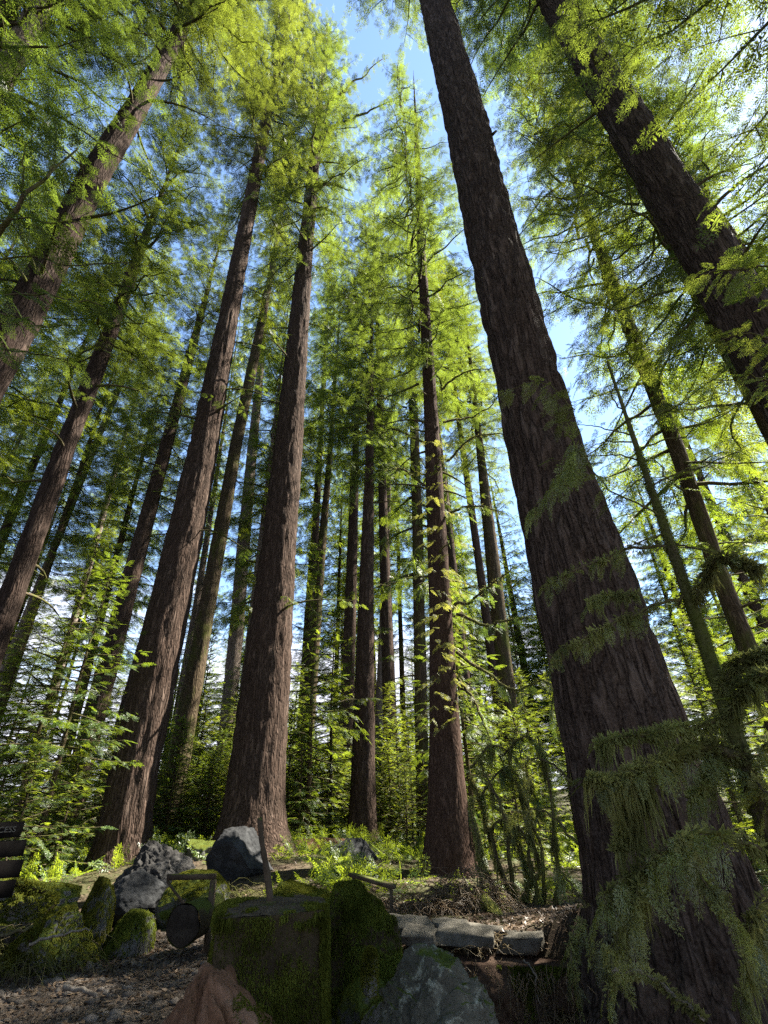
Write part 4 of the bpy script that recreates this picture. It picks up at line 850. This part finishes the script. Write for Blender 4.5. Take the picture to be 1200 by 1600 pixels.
# drooping moss-hung shrub between the cedar and the giant
sx, sy = at(800, 1390, 10.5); sb = thing('mossy_shrub', 'drooping shrub of bent stems hung with glowing moss right of the cedar', 'shrub', (sx, sy, Hs(sx, sy)))
L = Limbs(sb, 13, 'leaf_hemlock'); D = 10.5
for q in ([(800, 1440, D), (770, 1330, D), (745, 1250, D), (735, 1210, D)], [(810, 1440, D), (800, 1330, D - .3), (770, 1240, D - .4), (750, 1180, D - .2)], [(835, 1450, D), (838, 1350, D), (820, 1260, D), (780, 1180, D)], [(850, 1450, D), (855, 1360, D), (835, 1280, D + .2), (800, 1200, D + .3)], [(780, 1430, D), (752, 1360, D - .4), (742, 1300, D - .4), (738, 1245, D)], [(800, 1440, D), (825, 1380, D), (815, 1310, D), (770, 1260, D)], [(870, 1440, D), (875, 1340, D), (870, 1250, D), (840, 1150, D)]):
    L.limb(q, .05, .012, None, (260, .55, .016), 1100)
for q in ([(745, 1250, D), (790, 1200, D), (830, 1230, D), (850, 1280, D)], [(735, 1200, D), (770, 1165, D), (810, 1190, D), (835, 1230, D)], [(780, 1180, D), (820, 1150, D), (850, 1180, D)], [(760, 1300, D), (790, 1280, D), (815, 1330, D), (825, 1370, D)]):
    L.limb(q, .025, .006, dict(len=.55, sp=.16, t0=.1, drp=1.1, lod='cedar'), (200, .6, .016), 500)

# cedar: long dark limbs to the right, and pale sprigs on the bark
L = Limbs(TREES['T13']['root'], 14, 'leaf_cedar'); D = 14
for q, fl in (([(708, 945, D), (745, 935, D - .5), (780, 905, D - 1), (815, 880, D - 1.4)], 1), ([(712, 960, D), (760, 985, D - .4), (800, 975, D - .8), (835, 960, D - 1)], 1), ([(715, 1020, D), (755, 1060, D - .5), (790, 1085, D - 1), (850, 1070, D - 1.4), (862, 1120, D - 1.5)], 1), ([(716, 1060, D), (750, 1110, D - .4), (770, 1170, D - .6)], 1), ([(700, 800, D), (740, 790, D - .5), (790, 800, D - 1)], 1), ([(698, 720, D), (740, 690, D - .3), (790, 680, D - .6)], 1), ([(690, 610, D), (730, 580, D - .3), (770, 575, D - .6)], 1), ([(695, 660, D), (750, 640, D + .5), (790, 600, D + .6)], 1), ([(665, 690, D), (620, 670, D), (590, 680, D)], 1), ([(668, 760, D), (625, 735, D), (600, 735, D)], 1), ([(655, 600, D), (610, 620, D), (570, 625, D)], 1),
              ([(722, 1230, D), (745, 1290, D - .2), (752, 1350, D - .3)], 1)):
    L.limb(q, .05, .010, dict(len=.6, sp=.20, t0=.25, drp=1.0, lod='cedar'), (70, .4, .014), 250)
mb = MB(); g = np.random.default_rng(8)
for py in list(range(690, 900, 22)) + list(range(900, 1140, 20)):
    for _ in range(2):
        pxx = np.interp(py, [690, 1140], [678, 694]) + g.uniform(-16, 22); b = P(pxx, py, 13.15 + (1140 - py) * 0) - np.array(TREES['T13']['root'].location)
        a = g.uniform(-.6, .6) + (PI if g.random() < .5 else 0); pth = np.stack([b + np.array([math.cos(a), -.45, -.25 - .3 * k]) * k * .5 for k in np.linspace(0, 1, 4)])
        limb_sprays(mb, pth, 'mid', .30, .13, .1, .4, g=g)
mb.build('sprigs', MAT['leaf_near'], TREES['T13']['root'])

# bare arching limbs near the top of the thickest left trunk
L = Limbs(TREES['T7']['root'], 17, 'leaf_fir'); D = 16
for q in ([(496, 205, D), (520, 165, D - .4), (555, 130, D - .7), (598, 92, D - 1)], [(498, 215, D), (530, 195, D - .3), (565, 178, D - .5), (618, 158, D - .8)], [(490, 290, D), (515, 288, D - .3), (545, 298, D - .6)], [(484, 330, D), (510, 325, D - .3), (530, 340, D - .5)]):
    L.limb(q, .16, .03, dict(len=.9, sp=.55, t0=.35, drp=.5, lod='mid'))
# boughs with dark drooping ends reaching out from the giant's left side
L = Limbs(TREES['R']['root'], 15, 'leaf_near'); D = 7.0
for q in ([(905, 1320, D - .4), (870, 1280, D - .3), (835, 1262, D), (805, 1270, D + .2)], [(900, 1225, D - .3), (865, 1195, D - .1), (832, 1192, D + .1), (822, 1215, D + .2)], [(915, 1420, D - .7), (885, 1375, D - .6), (865, 1350, D - .5)]):
    p = L.limb(q, .016, .006, dict(len=.34, sp=.09, t0=.55, drp=1.8, lod='near'), None, 100)
for q in ([(910, 1440, D - .9), (890, 1480, D - 1.2), (900, 1540, D - 1.4)], [(930, 1480, D - 1.1), (960, 1500, D - 1.5), (950, 1560, D - 1.7)], [(1190, 1480, D - 1.2), (1165, 1500, D - 1.5), (1160, 1560, D - 1.6)]):
    L.limb(q, .012, .004, dict(len=.26, sp=.07, t0=.1, drp=1.4), (150, .25, .008), 150)
for q in ([(745, 330, 7.2), (760, 345, 6.9)], [(765, 215, 7.0), (775, 205, 6.8)], [(815, 555, 7.0), (835, 560, 6.6)]): L.limb(q, .05, .03, None, None, 0, 6)

# leaning dark bough of the left overhanging tree
lt = [o for o in COL.objects if o.name.startswith('overhanging_hemlock') and o.location.x < -8 and o.location.y < 6][0]
L = Limbs(lt, 16, 'leaf_fir'); D = 7.0
L.limb([(-180, 470, 9.5), (-60, 400, 8), (20, 330, 7), (70, 275, 6.6), (122, 232, 6.4)], .07, .012, dict(len=.5, sp=.16, t0=.6, drp=.5, lod='mid'))
for q in ([(40, 310, 6.9), (45, 250, 6.8), (70, 190, 6.8)], [(70, 275, 6.6), (80, 220, 6.6), (75, 160, 6.6)], [(-40, 480, 8), (60, 500, 7), (125, 512, 6.6)], [(-60, 470, 8), (50, 460, 7), (130, 470, 6.5), (190, 480, 6.4)], [(-60, 400, 8), (60, 390, 7), (160, 400, 6.6), (230, 415, 6.5)], [(-60, 360, 8), (40, 345, 7), (120, 360, 6.5), (190, 385, 6.4)], [(-60, 540, 8), (50, 560, 7), (125, 580, 6.6)]):
    L.limb(q, .018, .004, dict(len=.5, sp=.15, t0=.3, drp=.5, lod='mid'))

# roots, fallen branches, twigs
def lying(name, label, px, r0, r1, mat, slv=0, cat='branch', n=16, mossm='moss'):
    pts = smooth_path([P(*q) for q in px], n); o0 = pts[0].copy(); pts = pts - o0; pts[1:] += rng.normal(0, .008, (n - 1, 3))
    mb = MB(); rad = np.linspace(r0, r1, n); tube(mb, pts, rad, 9)
    if not slv: return tag(mb.build(name, MAT[mat], None, True, o0), label, cat)
    o = thing(name, label, cat, o0); mb.build('wood', MAT[mat], o, True); m2 = MB(); sleeve(m2, pts, rad, slv, .045, rng); m2.build('moss', MAT[mossm], o); return o
lying('mossy_root', 'thick fuzzy moss-covered root running down right of the dry twig heap', [(752, 1405, 9.0), (775, 1430, 8.5), (800, 1465, 7.8)], .06, .045, 'mossy_wood', 3500, 'root', mossm='hang_moss')
lying('mossy_root', 'thinner sunlit mossy root right of the thick one', [(785, 1420, 9.3), (810, 1440, 8.9), (838, 1457, 8.5)], .05, .03, 'mossy_wood', 2200, 'root', mossm='hang_moss')
lying('fallen_branch', 'thin bare branch lying in front of the mossy hump', [(45, 1476, 7.9), (90, 1462, 8.0), (140, 1451, 8.1)], .016, .009, 'dead_twig')
lying('fallen_branch', 'dark bare branch lying at the left edge', [(-20, 1470, 8.0), (10, 1460, 8.1), (50, 1448, 8.2)], .02, .014, 'twig')
lying('fallen_branch', 'mossy branch sloping over the mound below the sign', [(18, 1378, 8.8), (45, 1388, 8.7), (85, 1402, 8.5), (62, 1440, 8.3), (52, 1468, 8.1)], .04, .02, 'mossy_wood', 2500)
lying('lichen_twig', 'pale lichen crusted dead branch in the dark at the foot of the largest trunk', [(958, 1517, 4.8), (1000, 1520, 4.7), (1050, 1552, 4.6), (1100, 1596, 4.5)], .018, .009, 'dead_twig', 700, mossm='hang_moss')
lying('dead_twig', 'bent pale twig hanging on the dark bank', [(818, 1500, 6.6), (835, 1520, 6.5), (836, 1550, 6.5), (848, 1572, 6.5)], .009, .005, 'dead_twig')
lying('fallen_branch', 'short pale stick lying on the sunny path', [(100, 1541, 6.4), (140, 1550, 6.3), (150, 1556, 6.2)], .02, .012, 'dead_twig')

# dirt face of the bank below the ledge
g = np.random.default_rng(31); n1, n2 = 150, 60
s = np.linspace(0, 1, n1); tz = np.linspace(0, 1, n2); S, Tz = np.meshgrid(s, tz)
bx = -.1 + 3.0 * S; topz = .17 - .10 * S; bz = -.75 + (topz + .75) * Tz
by = 6.72 - .25 * S - .35 * (1 - Tz) ** 1.5
dsp = (fbm(np.stack([bx * 2.2, bz * 2.2, 0 * bx], -1), 6) - .5) * .75 + (fbm(np.stack([bx * 7, bz * 7, 0 * bx], -1), 9) - .5) * .30 + (vn(np.stack([bx * 22, bz * 22, 0 * bx], -1), 9) - .5) * .05
by = by - dsp * (1 - .5 * Tz)
mb = MB(); i = np.arange(n2 - 1)[:, None] * n1; j = np.arange(n1 - 1)[None]
back = np.stack([bx[-1], by[-1] + .9, 0 * bx[-1] + topz[-1] - .02], -1)
V = np.concatenate([np.stack([bx, by, bz], -1).reshape(-1, 3), back]); q = np.stack([i + j, i + j + 1, i + n1 + j + 1, i + n1 + j], -1).reshape(-1, 4)
jj = np.arange(n1 - 1); q2 = np.stack([(n2 - 1) * n1 + jj, (n2 - 1) * n1 + jj + 1, n2 * n1 + jj + 1, n2 * n1 + jj], -1)
mb.add(V, np.concatenate([q, q2])); tag(mb.build('dirt_bank', MAT['bank'], None, True), kind='structure')
V = np.stack([bx, by, bz], -1).reshape(-1, 3); ft = np.concatenate([q[:, [0, 1, 2]], q[:, [0, 2, 3]]]); m2 = MB()
fuzz(m2, V, ft, 16000, .03, .005, g, lambda c_, n_: np.clip((c_[:, 2] + .35) * 1.3, 0, 1) * (fbm(c_ * 3.1, 4) > .52), .5)
tag(m2.build('bank_moss', MAT['moss']), kind='stuff', label='moss patches clinging to the dirt bank')
m2 = MB()
for i in range(260):
    px_ = g.uniform(.0, 2.8); b_ = np.array([px_, 6.55 - .08 * px_ + g.normal(0, .12), .14 - .03 * px_]); l_ = g.uniform(.1, .5); w_ = np.cumsum(g.normal(0, .03, (6, 3)), 0) * l_ * 3
    tube(m2, b_ + w_ + np.outer(np.linspace(0, 1, 6), [g.normal(0, .3) * l_, -.35 * l_, -l_]), np.linspace(.005, .0015, 6), 3)
tag(m2.build('hanging_rootlets', MAT['dry']), kind='stuff', label='fine dry rootlets and needles hanging over the lip of the bank')

# gravel and litter: nobody could count them
g = np.random.default_rng(17); V, f = ICO[1]; n = 5200
x = -9.3 + 8.0 * g.uniform(0, 1, n); y = 3.5 + 5.2 * g.uniform(0, 1, n) ** .8
z = H(x, y) + .01; sc = g.lognormal(-3.95, .5, n).clip(.008, .07)
sh = np.stack([sc * g.uniform(.8, 1.4, n), sc * g.uniform(.8, 1.4, n), sc * g.uniform(.4, .8, n)], 1)
W = (V[None] * (1 + g.normal(0, .12, (n, len(V), 1)))) * sh[:, None] + np.stack([x, y, z], 1)[:, None]
mb = MB(); mb.add(W, t=(f[None] + (np.arange(n) * len(V))[:, None, None])); tag(mb.build('gravel', MAT['stone'], None, True), kind='stuff', label='loose gravel scattered over the path')
n = 42000; k_ = n // 3; x = np.concatenate([-9.5 + 8.4 * g.uniform(0, 1, k_), -7 + 12 * g.uniform(0, 1, k_), -.3 + 4.6 * g.uniform(0, 1, k_)]); y = np.concatenate([3.5 + 5.4 * g.uniform(0, 1, k_), 6.8 + 9 * g.uniform(0, 1, k_), 5.2 + 3.2 * g.uniform(0, 1, k_)])
z = H(x, y) + .022; a = g.uniform(0, 2 * PI, n); l = g.uniform(.012, .05, n)[:, None]; dx = np.stack([np.cos(a), np.sin(a), g.normal(0, .3, n)], 1) * l; dy = np.stack([-np.sin(a), np.cos(a), g.normal(0, .3, n)], 1) * l * .35; c = np.stack([x, y, z], 1)
mb = MB(); mb.quads(np.stack([c - dx, c + dy, c + dx, c - dy], 1)); tag(mb.build('leaf_litter', MAT['litter']), kind='stuff', label='brown needles and leaf litter over the ground')
